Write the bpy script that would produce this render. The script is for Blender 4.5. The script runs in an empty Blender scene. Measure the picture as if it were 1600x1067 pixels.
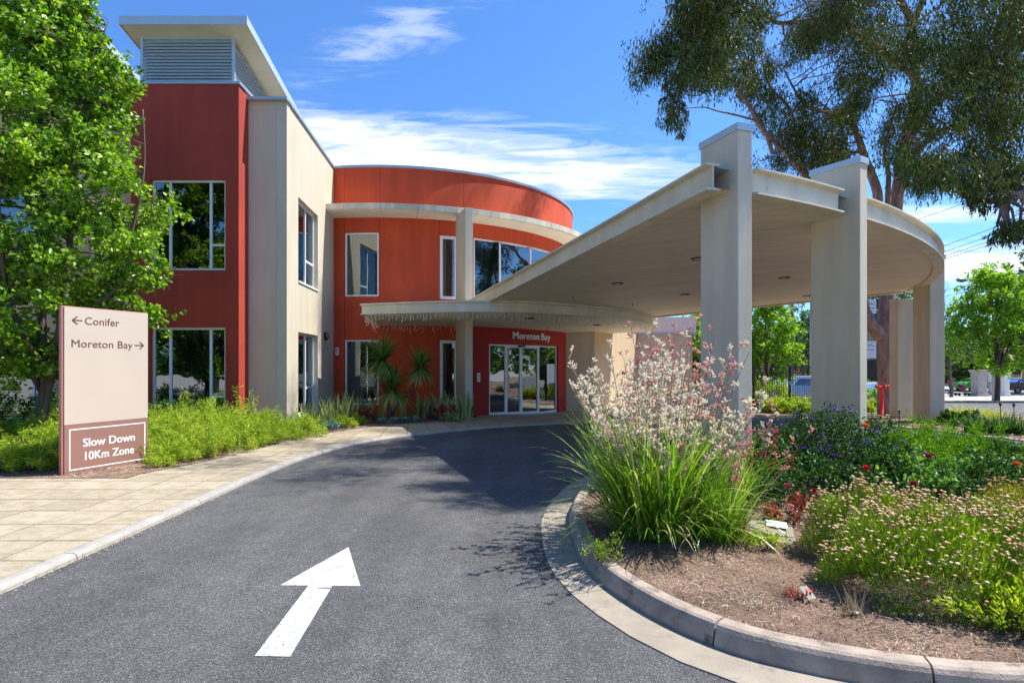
import bpy, bmesh, math, random
import numpy as np
from mathutils import Vector, Matrix
R = math.radians
random.seed(4)
rng = np.random.default_rng(7)
SC = bpy.context.scene
COL = SC.collection

# ------------------------------------------------------------------ camera, light, exposure
FPX, HC = 900.0, 1.74                      # focal length in px of the 1600 px frame, eye height
cam_d = bpy.data.cameras.new('camera')
cam_d.sensor_width = 36.0
cam_d.lens = 36.0 * FPX / 1600.0
cam_d.shift_y = 35.5 / 1600.0
cam_d.clip_end = 2000
cam = bpy.data.objects.new('camera', cam_d)
cam.location = (0, 0, HC)
cam.rotation_euler = (R(90), 0, 0)
COL.objects.link(cam)
SC.camera = cam
SUN_AZ, SUN_EL = R(12), R(58)              # direction towards the sun, from +X turning to +Y
sun_v = Vector((math.cos(SUN_EL) * math.cos(SUN_AZ), math.cos(SUN_EL) * math.sin(SUN_AZ), math.sin(SUN_EL)))
sd = bpy.data.lights.new('sun', 'SUN')
sd.energy = 4.4
sd.angle = R(0.53)
sd.color = (1.0, 0.965, 0.90)
sun = bpy.data.objects.new('sun', sd)
sun.rotation_euler = sun_v.to_track_quat('Z', 'Y').to_euler()
sun.location = sun_v * 60
COL.objects.link(sun)
SC.view_settings.view_transform = 'Standard'
SC.view_settings.look = 'None'
SC.view_settings.exposure = 1.02
SC.view_settings.gamma = 1.0
SC.view_settings.use_curve_mapping = False
try:
    SC.cycles.max_bounces = 8
    SC.cycles.transparent_max_bounces = 12
    SC.cycles.use_denoising = True
except Exception:
    pass


class NT:
    """small helper for node trees"""
    def __init__(s, tree):
        s.t = tree; s.n = tree.nodes; s.l = tree.links
    def node(s, typ, **kw):
        n = s.n.new(typ)
        for k, v in kw.items():
            if k == 'ins':
                for i, val in v.items():
                    if hasattr(val, 'is_linked') or isinstance(val, bpy.types.NodeSocket):
                        s.l.new(val, n.inputs[i])
                    else:
                        n.inputs[i].default_value = val
            else:
                setattr(n, k, v)
        return n
    def math(s, op, a, b=0.0, c=None, clamp=False):
        n = s.node('ShaderNodeMath', operation=op, use_clamp=clamp)
        for i, v in enumerate((a, b, c)):
            if v is None: continue
            if isinstance(v, bpy.types.NodeSocket): s.l.new(v, n.inputs[i])
            else: n.inputs[i].default_value = v
        return n.outputs[0]
    def ramp(s, fac, stops, interp='LINEAR'):
        n = s.n.new('ShaderNodeValToRGB')
        n.color_ramp.interpolation = interp
        el = n.color_ramp.elements
        while len(el) < len(stops): el.new(0.5)
        for e, (p, c) in zip(el, stops):
            e.position = p; e.color = (*c, 1) if len(c) == 3 else c
        s.l.new(fac, n.inputs[0])
        return n.outputs[0]
    def noise(s, vec, scale, detail=4, rough=0.5, dist=0.0):
        n = s.node('ShaderNodeTexNoise')
        n.inputs['Scale'].default_value = scale
        n.inputs['Detail'].default_value = detail
        n.inputs['Roughness'].default_value = rough
        n.inputs['Distortion'].default_value = dist
        if vec is not None: s.l.new(vec, n.inputs['Vector'])
        return n.outputs['Fac']
    def mapping(s, vec, scale=(1, 1, 1), rot=(0, 0, 0)):
        n = s.node('ShaderNodeMapping')
        n.inputs['Scale'].default_value = scale
        n.inputs['Rotation'].default_value = rot
        s.l.new(vec, n.inputs['Vector'])
        return n.outputs[0]
    def mixc(s, fac, a, b, mode='MIX'):
        n = s.node('ShaderNodeMix', data_type='RGBA', blend_type=mode)
        for i, v in ((0, fac), (6, a), (7, b)):
            if isinstance(v, bpy.types.NodeSocket): s.l.new(v, n.inputs[i])
            else: n.inputs[i].default_value = v if i == 0 else (*v, 1)
        return n.outputs[2]


# ------------------------------------------------------------------ world
w = bpy.data.worlds.new('World'); SC.world = w; w.use_nodes = True
T = NT(w.node_tree); T.n.clear()
sky = T.node('ShaderNodeTexSky', sky_type='NISHITA')
sky.sun_disc = False
sky.sun_elevation = SUN_EL
sky.sun_rotation = R(90) - SUN_AZ
sky.air_density = 1.0; sky.dust_density = 0.6; sky.ozone_density = 2.5
SKYS = 0.15
tc = T.node('ShaderNodeTexCoord')
sep = T.node('ShaderNodeSeparateXYZ', ins={0: tc.outputs['Generated']})
zc = T.math('MAXIMUM', sep.outputs[2], 0.03)
cx = T.math('DIVIDE', sep.outputs[0], zc)
cy = T.math('DIVIDE', sep.outputs[1], zc)
comb = T.node('ShaderNodeCombineXYZ', ins={0: cx, 1: cy, 2: 0.0})
n1 = T.noise(T.mapping(comb.outputs[0], (0.55, 1.5, 1), (0, 0, R(-14))), 1.6, 9, 0.62, 0.9)
n2 = T.noise(T.mapping(comb.outputs[0], (0.9, 3.2, 1), (0, 0, R(24))), 2.2, 8, 0.65, 1.2)
nn = T.math('ADD', T.math('MULTIPLY', n1, 0.6), T.math('MULTIPLY', n2, 0.4))
def gauss(v, c, s):
    d = T.math('DIVIDE', T.math('SUBTRACT', v, c), s)
    return T.math('EXPONENT', T.math('MULTIPLY', T.math('MULTIPLY', d, d), -1.0))
band_y = T.math('SUBTRACT', cy, T.math('MULTIPLY', cx, 0.20))
b1 = T.math('MULTIPLY', T.math('MULTIPLY', gauss(band_y, 2.95, 0.56), gauss(cx, -0.25, 1.35)), 0.86)
b2 = T.math('MULTIPLY', T.math('MULTIPLY', gauss(T.math('ADD', cy, T.math('MULTIPLY', cx, 0.7)), 1.5, 0.22), gauss(cx, -0.35, 0.5)), 0.40)
b3 = T.math('MULTIPLY', gauss(cy, 5.9, 1.3), gauss(cx, 5.2, 2.4))
b4 = T.math('MULTIPLY', T.math('MULTIPLY', gauss(cy, 3.9, 0.35), gauss(cx, 2.7, 0.8)), 0.7)
wide = T.math('MULTIPLY', T.ramp(T.noise(comb.outputs[0], 0.35, 3), [(0.5, (0, 0, 0)), (0.75, (1, 1, 1))]), 0.35)
bm = T.math('MAXIMUM', T.math('MAXIMUM', b1, b2), T.math('MAXIMUM', T.math('MAXIMUM', b3, b4), wide))
cl = T.math('ADD', T.math('MULTIPLY', bm, 1.02), T.math('MULTIPLY', T.math('SUBTRACT', nn, 0.5), 3.2))
cl = T.math('MULTIPLY', cl, T.math('MINIMUM', T.math('MULTIPLY', bm, 2.2), 1.0))
cmask = T.ramp(cl, [(0.08, (0, 0, 0)), (0.40, (0.38, 0.38, 0.38)), (0.85, (1, 1, 1))], 'EASE')
skyc = T.mixc(1.0, sky.outputs[0], (0.345, 0.56, 0.82), 'MULTIPLY')
skyc = T.mixc(1.0, skyc, (SKYS, SKYS, SKYS), 'MULTIPLY')
out_c = T.mixc(cmask, skyc, (0.56, 0.60, 0.66))
bg = T.node('ShaderNodeBackground', ins={0: out_c, 1: 1.0})
wo = T.node('ShaderNodeOutputWorld')
T.l.new(bg.outputs[0], wo.inputs[0])

# ------------------------------------------------------------------ helpers
def P(px, py, Y):
    """the point at depth Y on the line of sight through (px, py) of the 1600 px photograph"""
    return Vector(((px - 800) / FPX * Y, Y, HC + (569 - py) * Y / FPX))

def gz(x, y):
    """height of the terrain: level by the building, falling gently to the street"""
    return 0.0 if y < 18 else (-0.0429 * (y - 18) if y < 46 else -1.2)

def tag(o, label=None, cat=None, group=None, kind=None):
    if label: o['label'] = label
    if cat: o['category'] = cat
    if group: o['group'] = group
    if kind: o['kind'] = kind
    return o

def empty(name, loc=(0, 0, 0), rz=0, label=None, cat=None, group=None, kind=None):
    o = bpy.data.objects.new(name, None)
    o.location = loc; o.rotation_euler = (0, 0, rz); o.empty_display_size = 0.2
    COL.objects.link(o)
    return tag(o, label, cat, group, kind)

def link(name, me, mat=None, parent=None):
    o = bpy.data.objects.new(name, me)
    if mat is not None:
        me.materials.clear(); me.materials.append(mat)
    COL.objects.link(o)
    if parent is not None:
        o.parent = parent
        if parent.type == 'EMPTY' or True:
            o.matrix_parent_inverse = Matrix.Identity(4)
    return o

def copy_tree(o, parent=None):
    c = o.copy(); COL.objects.link(c)
    if parent is not None: c.parent = parent
    for ch in list(o.children): copy_tree(ch, c)
    return c

class MB:
    def __init__(s): s.v = []; s.f = []
    def add(s, vs, fs):
        k = len(s.v); s.v += [tuple(v) for v in vs]; s.f += [tuple(i + k for i in f) for f in fs]
    def box(s, c, d, rz=0.0, M=None):
        hx, hy, hz = d[0] / 2, d[1] / 2, d[2] / 2
        vs = [Vector((x, y, z)) for x in (-hx, hx) for y in (-hy, hy) for z in (-hz, hz)]
        Mt = Matrix.Translation(c) @ (M if M is not None else Matrix.Rotation(rz, 4, 'Z'))
        s.add([Mt @ v for v in vs], [(0, 1, 3, 2), (4, 6, 7, 5), (0, 4, 5, 1), (2, 3, 7, 6), (0, 2, 6, 4), (1, 5, 7, 3)])
        return s
    def prism(s, pts, z0, z1):
        n = len(pts)
        a = sum(pts[i][0] * pts[(i + 1) % n][1] - pts[(i + 1) % n][0] * pts[i][1] for i in range(n))
        if a < 0: pts = pts[::-1]
        f0 = (lambda p: z0(p[0], p[1])) if callable(z0) else (lambda p: z0)
        f1 = (lambda p: z1(p[0], p[1])) if callable(z1) else (lambda p: z1)
        s.add([(p[0], p[1], f0(p)) for p in pts] + [(p[0], p[1], f1(p)) for p in pts],
              [tuple(range(n))[::-1], tuple(range(n, 2 * n))] + [(i, (i + 1) % n, n + (i + 1) % n, n + i) for i in range(n)])
        return s
    def tube(s, pts, rad, k=8, cap=True):
        pts = [Vector(p) for p in pts]
        if not hasattr(rad, '__len__'): rad = [rad] * len(pts)
        rings = []
        up = Vector((0, 0, 1))
        for i, p in enumerate(pts):
            d = (pts[min(i + 1, len(pts) - 1)] - pts[max(i - 1, 0)])
            if d.length < 1e-6: d = Vector((0, 0, 1))
            d.normalize()
            a = d.cross(Vector((0.31, 0.9, 0.2))) if abs(d.z) > 0.9 else d.cross(up)
            a.normalize(); b = d.cross(a)
            rings.append([p + (a * math.cos(2 * math.pi * j / k) + b * math.sin(2 * math.pi * j / k)) * rad[i] for j in range(k)])
        base = len(s.v)
        for r_ in rings: s.v += [tuple(q) for q in r_]
        for i in range(len(rings) - 1):
            for j in range(k):
                s.f.append((base + i * k + j, base + i * k + (j + 1) % k, base + (i + 1) * k + (j + 1) % k, base + (i + 1) * k + j))
        if cap:
            s.f.append(tuple(base + j for j in range(k))[::-1])
            s.f.append(tuple(base + (len(rings) - 1) * k + j for j in range(k)))
        return s
    def lathe(s, c, prof, k=16):
        base = len(s.v)
        for r_, z in prof:
            for j in range(k):
                a = 2 * math.pi * j / k
                s.v.append((c[0] + r_ * math.cos(a), c[1] + r_ * math.sin(a), c[2] + z))
        for i in range(len(prof) - 1):
            for j in range(k):
                s.f.append((base + i * k + j, base + i * k + (j + 1) % k, base + (i + 1) * k + (j + 1) % k, base + (i + 1) * k + j))
        s.f.append(tuple(base + j for j in range(k))[::-1])
        s.f.append(tuple(base + (len(prof) - 1) * k + j for j in range(k)))
        return s
    def build(s, name, mat, parent=None, smooth=False, bevel=0.0, loc=None):
        me = bpy.data.meshes.new(name)
        me.from_pydata(s.v, [], s.f); me.update()
        if smooth:
            me.polygons.foreach_set('use_smooth', [True] * len(me.polygons))
        o = link(name, me, mat, parent)
        if loc: o.location = loc
        if bevel:
            b = o.modifiers.new('bevel', 'BEVEL'); b.width = bevel; b.segments = 2; b.limit_method = 'ANGLE'; b.angle_limit = R(40)
        return o

def fast_mesh(name, V, F, mat, parent=None, tint=None, smooth=False):
    """V (n,3), F (m,k) all faces with k corners"""
    V = np.asarray(V, dtype=np.float32); F = np.asarray(F, dtype=np.int32)
    me = bpy.data.meshes.new(name)
    k = F.shape[1]
    me.vertices.add(len(V)); me.vertices.foreach_set('co', V.ravel())
    me.loops.add(F.size); me.loops.foreach_set('vertex_index', F.ravel())
    me.polygons.add(len(F))
    me.polygons.foreach_set('loop_start', np.arange(0, F.size, k, dtype=np.int32))
    if smooth: me.polygons.foreach_set('use_smooth', np.ones(len(F), dtype=bool))
    if tint is not None:
        at = me.attributes.new('tint', 'FLOAT', 'POINT')
        at.data.foreach_set('value', np.asarray(tint, dtype=np.float32).ravel())
    me.update(calc_edges=True); me.validate()
    o = link(name, me, mat, parent); o['kind'] = 'stuff'
    return o

def catmull(pts, n=8, closed=False):
    pts = [Vector(p) for p in pts]; out = []
    N = len(pts)
    rngi = range(N) if closed else range(N - 1)
    for i in rngi:
        if closed: p0, p1, p2, p3 = pts[i - 1], pts[i], pts[(i + 1) % N], pts[(i + 2) % N]
        else: p0, p1, p2, p3 = pts[max(i - 1, 0)], pts[i], pts[i + 1], pts[min(i + 2, N - 1)]
        for j in range(n):
            t = j / n
            out.append(0.5 * ((2 * p1) + (p2 - p0) * t + (2 * p0 - 5 * p1 + 4 * p2 - p3) * t * t + (3 * p1 - p0 - 3 * p2 + p3) * t ** 3))
    if not closed: out.append(pts[-1])
    return out

def clip_poly(subj, clip):
    """Sutherland-Hodgman: subject polygon clipped by a convex counter-clockwise polygon"""
    out = [tuple(p[:2]) for p in subj]
    m = len(clip)
    for i in range(m):
        a, b = clip[i], clip[(i + 1) % m]
        inp, out = out, []
        if not inp: return []
        def side(p): return (b[0] - a[0]) * (p[1] - a[1]) - (b[1] - a[1]) * (p[0] - a[0])
        for j in range(len(inp)):
            p, q = inp[j], inp[(j + 1) % len(inp)]
            sp, sq = side(p), side(q)
            if sp >= 0: out.append(p)
            if (sp >= 0) != (sq >= 0):
                t = sp / (sp - sq)
                out.append((p[0] + (q[0] - p[0]) * t, p[1] + (q[1] - p[1]) * t))
    res = []
    for p in out:
        if not res or math.hypot(p[0] - res[-1][0], p[1] - res[-1][1]) > 1e-4: res.append(p)
    if len(res) > 1 and math.hypot(res[0][0] - res[-1][0], res[0][1] - res[-1][1]) < 1e-4: res.pop()
    return res if len(res) >= 3 else []

def area(p):
    return 0.5 * sum(p[i][0] * p[(i + 1) % len(p)][1] - p[(i + 1) % len(p)][0] * p[i][1] for i in range(len(p)))

def sheet(name, poly, off, mat, parent=None, kind='structure', label=None, flat=False):
    """a ground sheet that follows the terrain: the polygon is split where the slope changes"""
    mb = MB()
    for y0, y1 in ((-400, 18), (18, 46), (46, 900)):
        c = clip_poly(poly, [(-900, y0), (900, y0), (900, y1), (-900, y1)])
        if not c: continue
        bm = bmesh.new()
        vs = [bm.verts.new((p[0], p[1], (0 if flat else gz(p[0], min(max(p[1], y0 + 1e-6), y1 - 1e-6))) + off)) for p in c]
        fc = bm.faces.new(vs); bm.normal_update()
        if fc.normal.z < 0: fc.normal_flip()
        bmesh.ops.triangulate(bm, faces=[fc])
        bm.verts.index_update()
        mb.add([v.co[:] for v in bm.verts], [tuple(v.index for v in f.verts) for f in bm.faces])
        bm.free()
    o = mb.build(name, mat, parent)
    if kind: o['kind'] = kind
    if label: o['label'] = label
    return o

# ------------------------------------------------------------------ materials
MAT = {}
def mat_basic(name, col, rough=0.6, metal=0.0, var=0.0, vscale=3.0, bump=0.0, bscale=60.0, streak=0.0, spec=0.5, dirt=None):
    m = bpy.data.materials.new(name); m.use_nodes = True
    t = NT(m.node_tree); b = t.n['Principled BSDF']
    b.inputs['Roughness'].default_value = rough; b.inputs['Metallic'].default_value = metal
    b.inputs['Specular IOR Level'].default_value = spec
    b.inputs['Base Color'].default_value = (*col, 1)
    tcn = t.node('ShaderNodeTexCoord').outputs['Object']
    c = None
    if var:
        nz = t.noise(tcn, vscale, 6, 0.6)
        c = t.ramp(nz, [(0.3, tuple(x * (1 - var) for x in col)), (0.7, tuple(min(1, x * (1 + var)) for x in col))])
    if streak:
        ns = t.noise(t.mapping(tcn, (2.2, 2.2, 0.22)), 1.5, 5, 0.6)
        f = t.ramp(ns, [(0.42, (1 - streak,) * 3), (0.62, (1, 1, 1))])
        c = t.mixc(1.0, c if c is not None else col, f, 'MULTIPLY')
    if dirt:
        nd = t.noise(t.mapping(tcn, (1, 1, 1)), dirt[1], 7, 0.7)
        f = t.ramp(nd, [(dirt[2], (0, 0, 0)), (dirt[2] + 0.12, (1, 1, 1))])
        c = t.mixc(f, c if c is not None else col, dirt[0])
    if c is not None: t.l.new(c, b.inputs['Base Color'])
    if bump:
        nb = t.noise(tcn, bscale, 5, 0.6)
        bn = t.node('ShaderNodeBump', ins={'Height': nb, 'Strength': bump, 'Distance': 0.01})
        t.l.new(bn.outputs[0], b.inputs['Normal'])
    MAT[name] = m
    return m

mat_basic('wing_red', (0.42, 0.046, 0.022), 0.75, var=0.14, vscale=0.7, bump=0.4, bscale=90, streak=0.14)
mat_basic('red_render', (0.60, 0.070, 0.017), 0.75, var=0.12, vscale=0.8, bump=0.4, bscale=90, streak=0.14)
mat_basic('shaded_red_render', (0.42, 0.020, 0.014), 0.75, var=0.10, vscale=1.2, bump=0.35, bscale=90, streak=0.07)  # the red render darkened: shade of the entrance put into its colour
mat_basic('beige_render', (0.58, 0.51, 0.38), 0.8, var=0.05, vscale=0.9, bump=0.35, bscale=80, streak=0.07)
mat_basic('tan_render', (0.58, 0.42, 0.25), 0.8, var=0.08, vscale=0.9, bump=0.3, bscale=80, streak=0.08)
mat_basic('column_render', (0.64, 0.56, 0.41), 0.75, var=0.06, vscale=1.3, bump=0.3, bscale=70, streak=0.10, dirt=((0.25, 0.2, 0.15), 2.2, 0.70))
mat_basic('ledge_concrete', (0.70, 0.64, 0.50), 0.8, var=0.08, vscale=2.0, bump=0.3, bscale=50, streak=0.25, dirt=((0.18, 0.15, 0.11), 3.0, 0.64))
mat_basic('soffit_paint', (0.74, 0.68, 0.55), 0.7, var=0.05, bump=0.1)
mat_basic('beam_paint', (0.68, 0.61, 0.45), 0.45, var=0.08, vscale=2.5, bump=0.12, bscale=30, streak=0.12, dirt=((0.28, 0.21, 0.13), 4.0, 0.66))
mat_basic('grey_flashing', (0.42, 0.46, 0.50), 0.35, metal=0.4, var=0.06)
mat_basic('fascia_metal', (0.48, 0.55, 0.60), 0.4, metal=0.25, var=0.04)
mat_basic('louvre_metal', (0.47, 0.53, 0.56), 0.4, metal=0.3, var=0.05)
mat_basic('eave_lining', (0.60, 0.54, 0.38), 0.8, var=0.06)
mat_basic('white_frame', (0.78, 0.78, 0.76), 0.35)
mat_basic('unlit_room', (0.012, 0.012, 0.013), 0.9)  # near-black colour that stands for the darkness of unlit rooms
mat_basic('black_plastic', (0.015, 0.015, 0.017), 0.4)
mat_basic('curtain', (0.10, 0.12, 0.17), 0.9, var=0.2, vscale=6)
mat_basic('interior', (0.42, 0.40, 0.33), 0.9)
mat_basic('sign_cream', (0.56, 0.46, 0.37), 0.45, var=0.03, vscale=1.5, spec=0.4)
mat_basic('sign_pink', (0.30, 0.155, 0.12), 0.4, var=0.06, vscale=1.5, spec=0.4)
mat_basic('sign_edge', (0.42, 0.16, 0.12), 0.4)
mat_basic('sign_ink', (0.13, 0.05, 0.035), 0.5)
mat_basic('sign_white', (0.86, 0.84, 0.80), 0.5)
mat_basic('letter_metal', (0.82, 0.82, 0.80), 0.35)
mat_basic('hydrant_red', (0.62, 0.02, 0.02), 0.35, var=0.08)
mat_basic('fence_metal', (0.045, 0.042, 0.04), 0.45, metal=0.3)
mat_basic('galvanised', (0.33, 0.34, 0.36), 0.45, metal=0.6, var=0.08)
mat_basic('wire_black', (0.02, 0.02, 0.02), 0.6)
mat_basic('timber_pole', (0.14, 0.10, 0.075), 0.85, var=0.3, vscale=8)
mat_basic('pillar_stone', (0.42, 0.38, 0.33), 0.85, var=0.15, bump=0.3, bscale=30)
mat_basic('white_wall', (0.72, 0.72, 0.70), 0.8, var=0.05)
mat_basic('pink_wall', (0.58, 0.47, 0.37), 0.8, var=0.05)
mat_basic('brick_wall', (0.28, 0.14, 0.09), 0.85, var=0.2, vscale=6)
mat_basic('roof_tile', (0.22, 0.12, 0.09), 0.8, var=0.2, vscale=10)
mat_basic('tyre', (0.02, 0.02, 0.02), 0.8)
mat_basic('silver_paint', (0.50, 0.52, 0.54), 0.25, metal=0.5)
mat_basic('white_paint', (0.75, 0.76, 0.77), 0.25)
mat_basic('green_paint', (0.10, 0.50, 0.10), 0.3)
mat_basic('maroon_paint', (0.16, 0.01, 0.02), 0.25)
mat_basic('skin', (0.45, 0.27, 0.19), 0.6)
mat_basic('dark_cloth', (0.03, 0.03, 0.045), 0.9)
mat_basic('red_cloth', (0.45, 0.03, 0.05), 0.8)
mat_basic('banner_white', (0.74, 0.76, 0.80), 0.6)
mat_basic('banner_blue', (0.02, 0.08, 0.42), 0.5)
mat_basic('banner_ink', (0.12, 0.13, 0.2), 0.5)
mat_basic('banner_photo', (0.30, 0.24, 0.20), 0.5, var=0.6, vscale=14)
mat_basic('icicle_wire', (0.93, 0.90, 0.88), 0.5)
mat_basic('kerb_stone', (0.35, 0.275, 0.215), 0.85, var=0.28, vscale=6, bump=0.6, bscale=60, dirt=((0.12, 0.095, 0.08), 7.0, 0.54))
mat_basic('gutter_concrete', (0.29, 0.245, 0.185), 0.85, var=0.16, vscale=4, bump=0.4, bscale=90, dirt=((0.20, 0.165, 0.13), 5.0, 0.56))
mat_basic('edge_concrete', (0.33, 0.305, 0.265), 0.8, var=0.16, vscale=5, bump=0.4, bscale=90, dirt=((0.32, 0.28, 0.24), 5.0, 0.62))
mat_basic('joint_sand', (0.075, 0.062, 0.05), 0.95, var=0.2, vscale=8)
mat_basic('footpath', (0.40, 0.36, 0.31), 0.85, var=0.12, vscale=2, bump=0.3, bscale=50)
mat_basic('tag_card', (0.16, 0.13, 0.11), 0.5, var=0.6, vscale=30)
mat_basic('board_card', (0.24, 0.21, 0.16), 0.8, var=0.1)
mat_basic('petal_red', (0.70, 0.015, 0.02), 0.5)
mat_basic('petal_crimson', (0.45, 0.01, 0.04), 0.5)
mat_basic('petal_magenta', (0.62, 0.05, 0.28), 0.5)
mat_basic('petal_orange', (0.85, 0.22, 0.015), 0.5)
mat_basic('petal_purple', (0.30, 0.10, 0.75), 0.5)

def bark(name, a, b, sc=(3, 3, 0.5)):
    m = bpy.data.materials.new(name); m.use_nodes = True
    t = NT(m.node_tree); bs = t.n['Principled BSDF']; bs.inputs['Roughness'].default_value = 0.85
    o = t.node('ShaderNodeTexCoord').outputs['Object']
    nz = t.noise(t.mapping(o, sc), 2.0, 7, 0.65, 0.6)
    t.l.new(t.ramp(nz, [(0.35, a), (0.65, b)]), bs.inputs['Base Color'])
    bn = t.node('ShaderNodeBump', ins={'Height': nz, 'Strength': 0.5, 'Distance': 0.03})
    t.l.new(bn.outputs[0], bs.inputs['Normal'])
    MAT[name] = m
bark('bark_dark', (0.05, 0.035, 0.028), (0.16, 0.12, 0.10))
bark('bark_gum', (0.15, 0.085, 0.075), (0.38, 0.26, 0.22), (2, 2, 0.6))
bark('stem_green', (0.14, 0.15, 0.06), (0.42, 0.34, 0.22))

def leafmat(name, dark, light, rough=0.5, trans=0.35, extra=None, spec=0.35):
    """leaf colour from the leaf's own random tint"""
    m = bpy.data.materials.new(name); m.use_nodes = True
    t = NT(m.node_tree); bs = t.n['Principled BSDF']; out = t.n['Material Output']
    a = t.node('ShaderNodeAttribute', attribute_name='tint').outputs['Fac']
    stops = [(0.0, dark), (0.74, light)] + ([(1.0, extra)] if extra else [])
    c = t.ramp(a, stops)
    t.l.new(c, bs.inputs['Base Color'])
    bs.inputs['Roughness'].default_value = rough
    bs.inputs['Specular IOR Level'].default_value = spec
    tr = t.node('ShaderNodeBsdfTranslucent')
    c2 = t.mixc(1.0, c, (1.0, 0.95, 0.85) if name[:3] == 'paw' or name[:4] == 'head' else (1.25, 1.35, 0.55), 'MULTIPLY')
    t.l.new(c2, tr.inputs[0])
    mx = t.node('ShaderNodeMixShader', ins={0: trans})
    t.l.new(bs.outputs[0], mx.inputs[1]); t.l.new(tr.outputs[0], mx.inputs[2])
    t.l.new(mx.outputs[0], out.inputs[0])
    MAT[name] = m
leafmat('leaf_pear', (0.045, 0.13, 0.006), (0.27, 0.46, 0.02), 0.38, 0.42, (0.60, 0.66, 0.14), 0.5)
leafmat('leaf_gum', (0.010, 0.028, 0.007), (0.12, 0.165, 0.035), 0.5, 0.22, (0.26, 0.18, 0.06), 0.18)
leafmat('leaf_street', (0.08, 0.20, 0.012), (0.34, 0.54, 0.04), 0.5, 0.5, (0.50, 0.58, 0.08))
leafmat('leaf_far', (0.03, 0.07, 0.02), (0.12, 0.20, 0.05), 0.6, 0.3)
leafmat('leaf_fern', (0.12, 0.24, 0.012), (0.46, 0.58, 0.04), 0.6, 0.4, (0.56, 0.46, 0.10))
leafmat('leaf_strap', (0.02, 0.08, 0.006), (0.30, 0.50, 0.04), 0.30, 0.38, (0.70, 0.62, 0.30), 0.6)
leafmat('leaf_yucca', (0.04, 0.11, 0.02), (0.22, 0.34, 0.07), 0.4, 0.2, (0.55, 0.50, 0.25))
leafmat('leaf_snake', (0.10, 0.16, 0.06), (0.45, 0.48, 0.15), 0.5, 0.1, (0.48, 0.44, 0.18))
leafmat('leaf_daisy', (0.09, 0.20, 0.015), (0.42, 0.56, 0.04), 0.55, 0.35, (0.50, 0.54, 0.10))
leafmat('leaf_rose_light', (0.05, 0.16, 0.025), (0.20, 0.38, 0.07), 0.4, 0.35, (0.34, 0.48, 0.08))
leafmat('leaf_olive', (0.18, 0.22, 0.02), (0.48, 0.48, 0.06), 0.6, 0.35, (0.58, 0.40, 0.12))
leafmat('leaf_rose', (0.008, 0.035, 0.010), (0.060, 0.15, 0.030), 0.5, 0.25, (0.18, 0.32, 0.05), 0.25)
leafmat('leaf_dark', (0.006, 0.030, 0.008), (0.050, 0.12, 0.025), 0.55, 0.25, (0.12, 0.24, 0.04), 0.2)
leafmat('leaf_juniper', (0.012, 0.05, 0.003), (0.15, 0.33, 0.012), 0.7, 0.35, (0.34, 0.52, 0.03), 0.1)
leafmat('leaf_red', (0.14, 0.02, 0.02), (0.36, 0.08, 0.07), 0.5, 0.3)
leafmat('leaf_blue', (0.12, 0.22, 0.20), (0.28, 0.42, 0.38), 0.6, 0.1)
leafmat('leaf_lime', (0.16, 0.28, 0.01), (0.48, 0.56, 0.04), 0.5, 0.4, (0.60, 0.62, 0.10))
leafmat('grass_gold', (0.22, 0.26, 0.02), (0.50, 0.48, 0.07), 0.6, 0.4)
leafmat('paw_cream', (0.74, 0.62, 0.48), (0.94, 0.90, 0.78), 0.8, 0.45)
leafmat('paw_pink', (0.62, 0.20, 0.18), (0.86, 0.52, 0.46), 0.8, 0.35)
leafmat('head_tan', (0.46, 0.25, 0.09), (0.80, 0.55, 0.28), 0.85, 0.15, (0.88, 0.78, 0.60))
leafmat('head_brown', (0.34, 0.17, 0.04), (0.66, 0.40, 0.12), 0.85, 0.1)
leafmat('straw', (0.22, 0.15, 0.09), (0.50, 0.40, 0.27), 0.85, 0.1)
leafmat('chip', (0.07, 0.042, 0.030), (0.46, 0.31, 0.22), 0.9, 0.0, (0.72, 0.58, 0.45))

def glass_mat():
    m = bpy.data.materials.new('window_glass'); m.use_nodes = True
    t = NT(m.node_tree); t.n.clear()
    out = t.node('ShaderNodeOutputMaterial')
    o = t.node('ShaderNodeTexCoord').outputs['Object']
    bn = t.node('ShaderNodeBump', ins={'Height': t.noise(o, 1.3, 2), 'Strength': 0.06, 'Distance': 0.05})
    g = t.node('ShaderNodeBsdfGlossy', ins={'Roughness': 0.01, 'Color': (0.85, 0.92, 0.95, 1), 'Normal': bn.outputs[0]})
    tr = t.node('ShaderNodeBsdfTransparent', ins={0: (0.40, 0.43, 0.42, 1)})
    fr = t.node('ShaderNodeFresnel', ins={'IOR': 1.9})
    f = t.math('ADD', T_CL(t, fr.outputs[0]), 0.14, clamp=True)
    mx = t.node('ShaderNodeMixShader', ins={0: f, 1: tr.outputs[0], 2: g.outputs[0]})
    t.l.new(mx.outputs[0], out.inputs[0])
    MAT['window_glass'] = m
def T_CL(t, s): return t.math('MULTIPLY', s, 1.0)
glass_mat()

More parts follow.
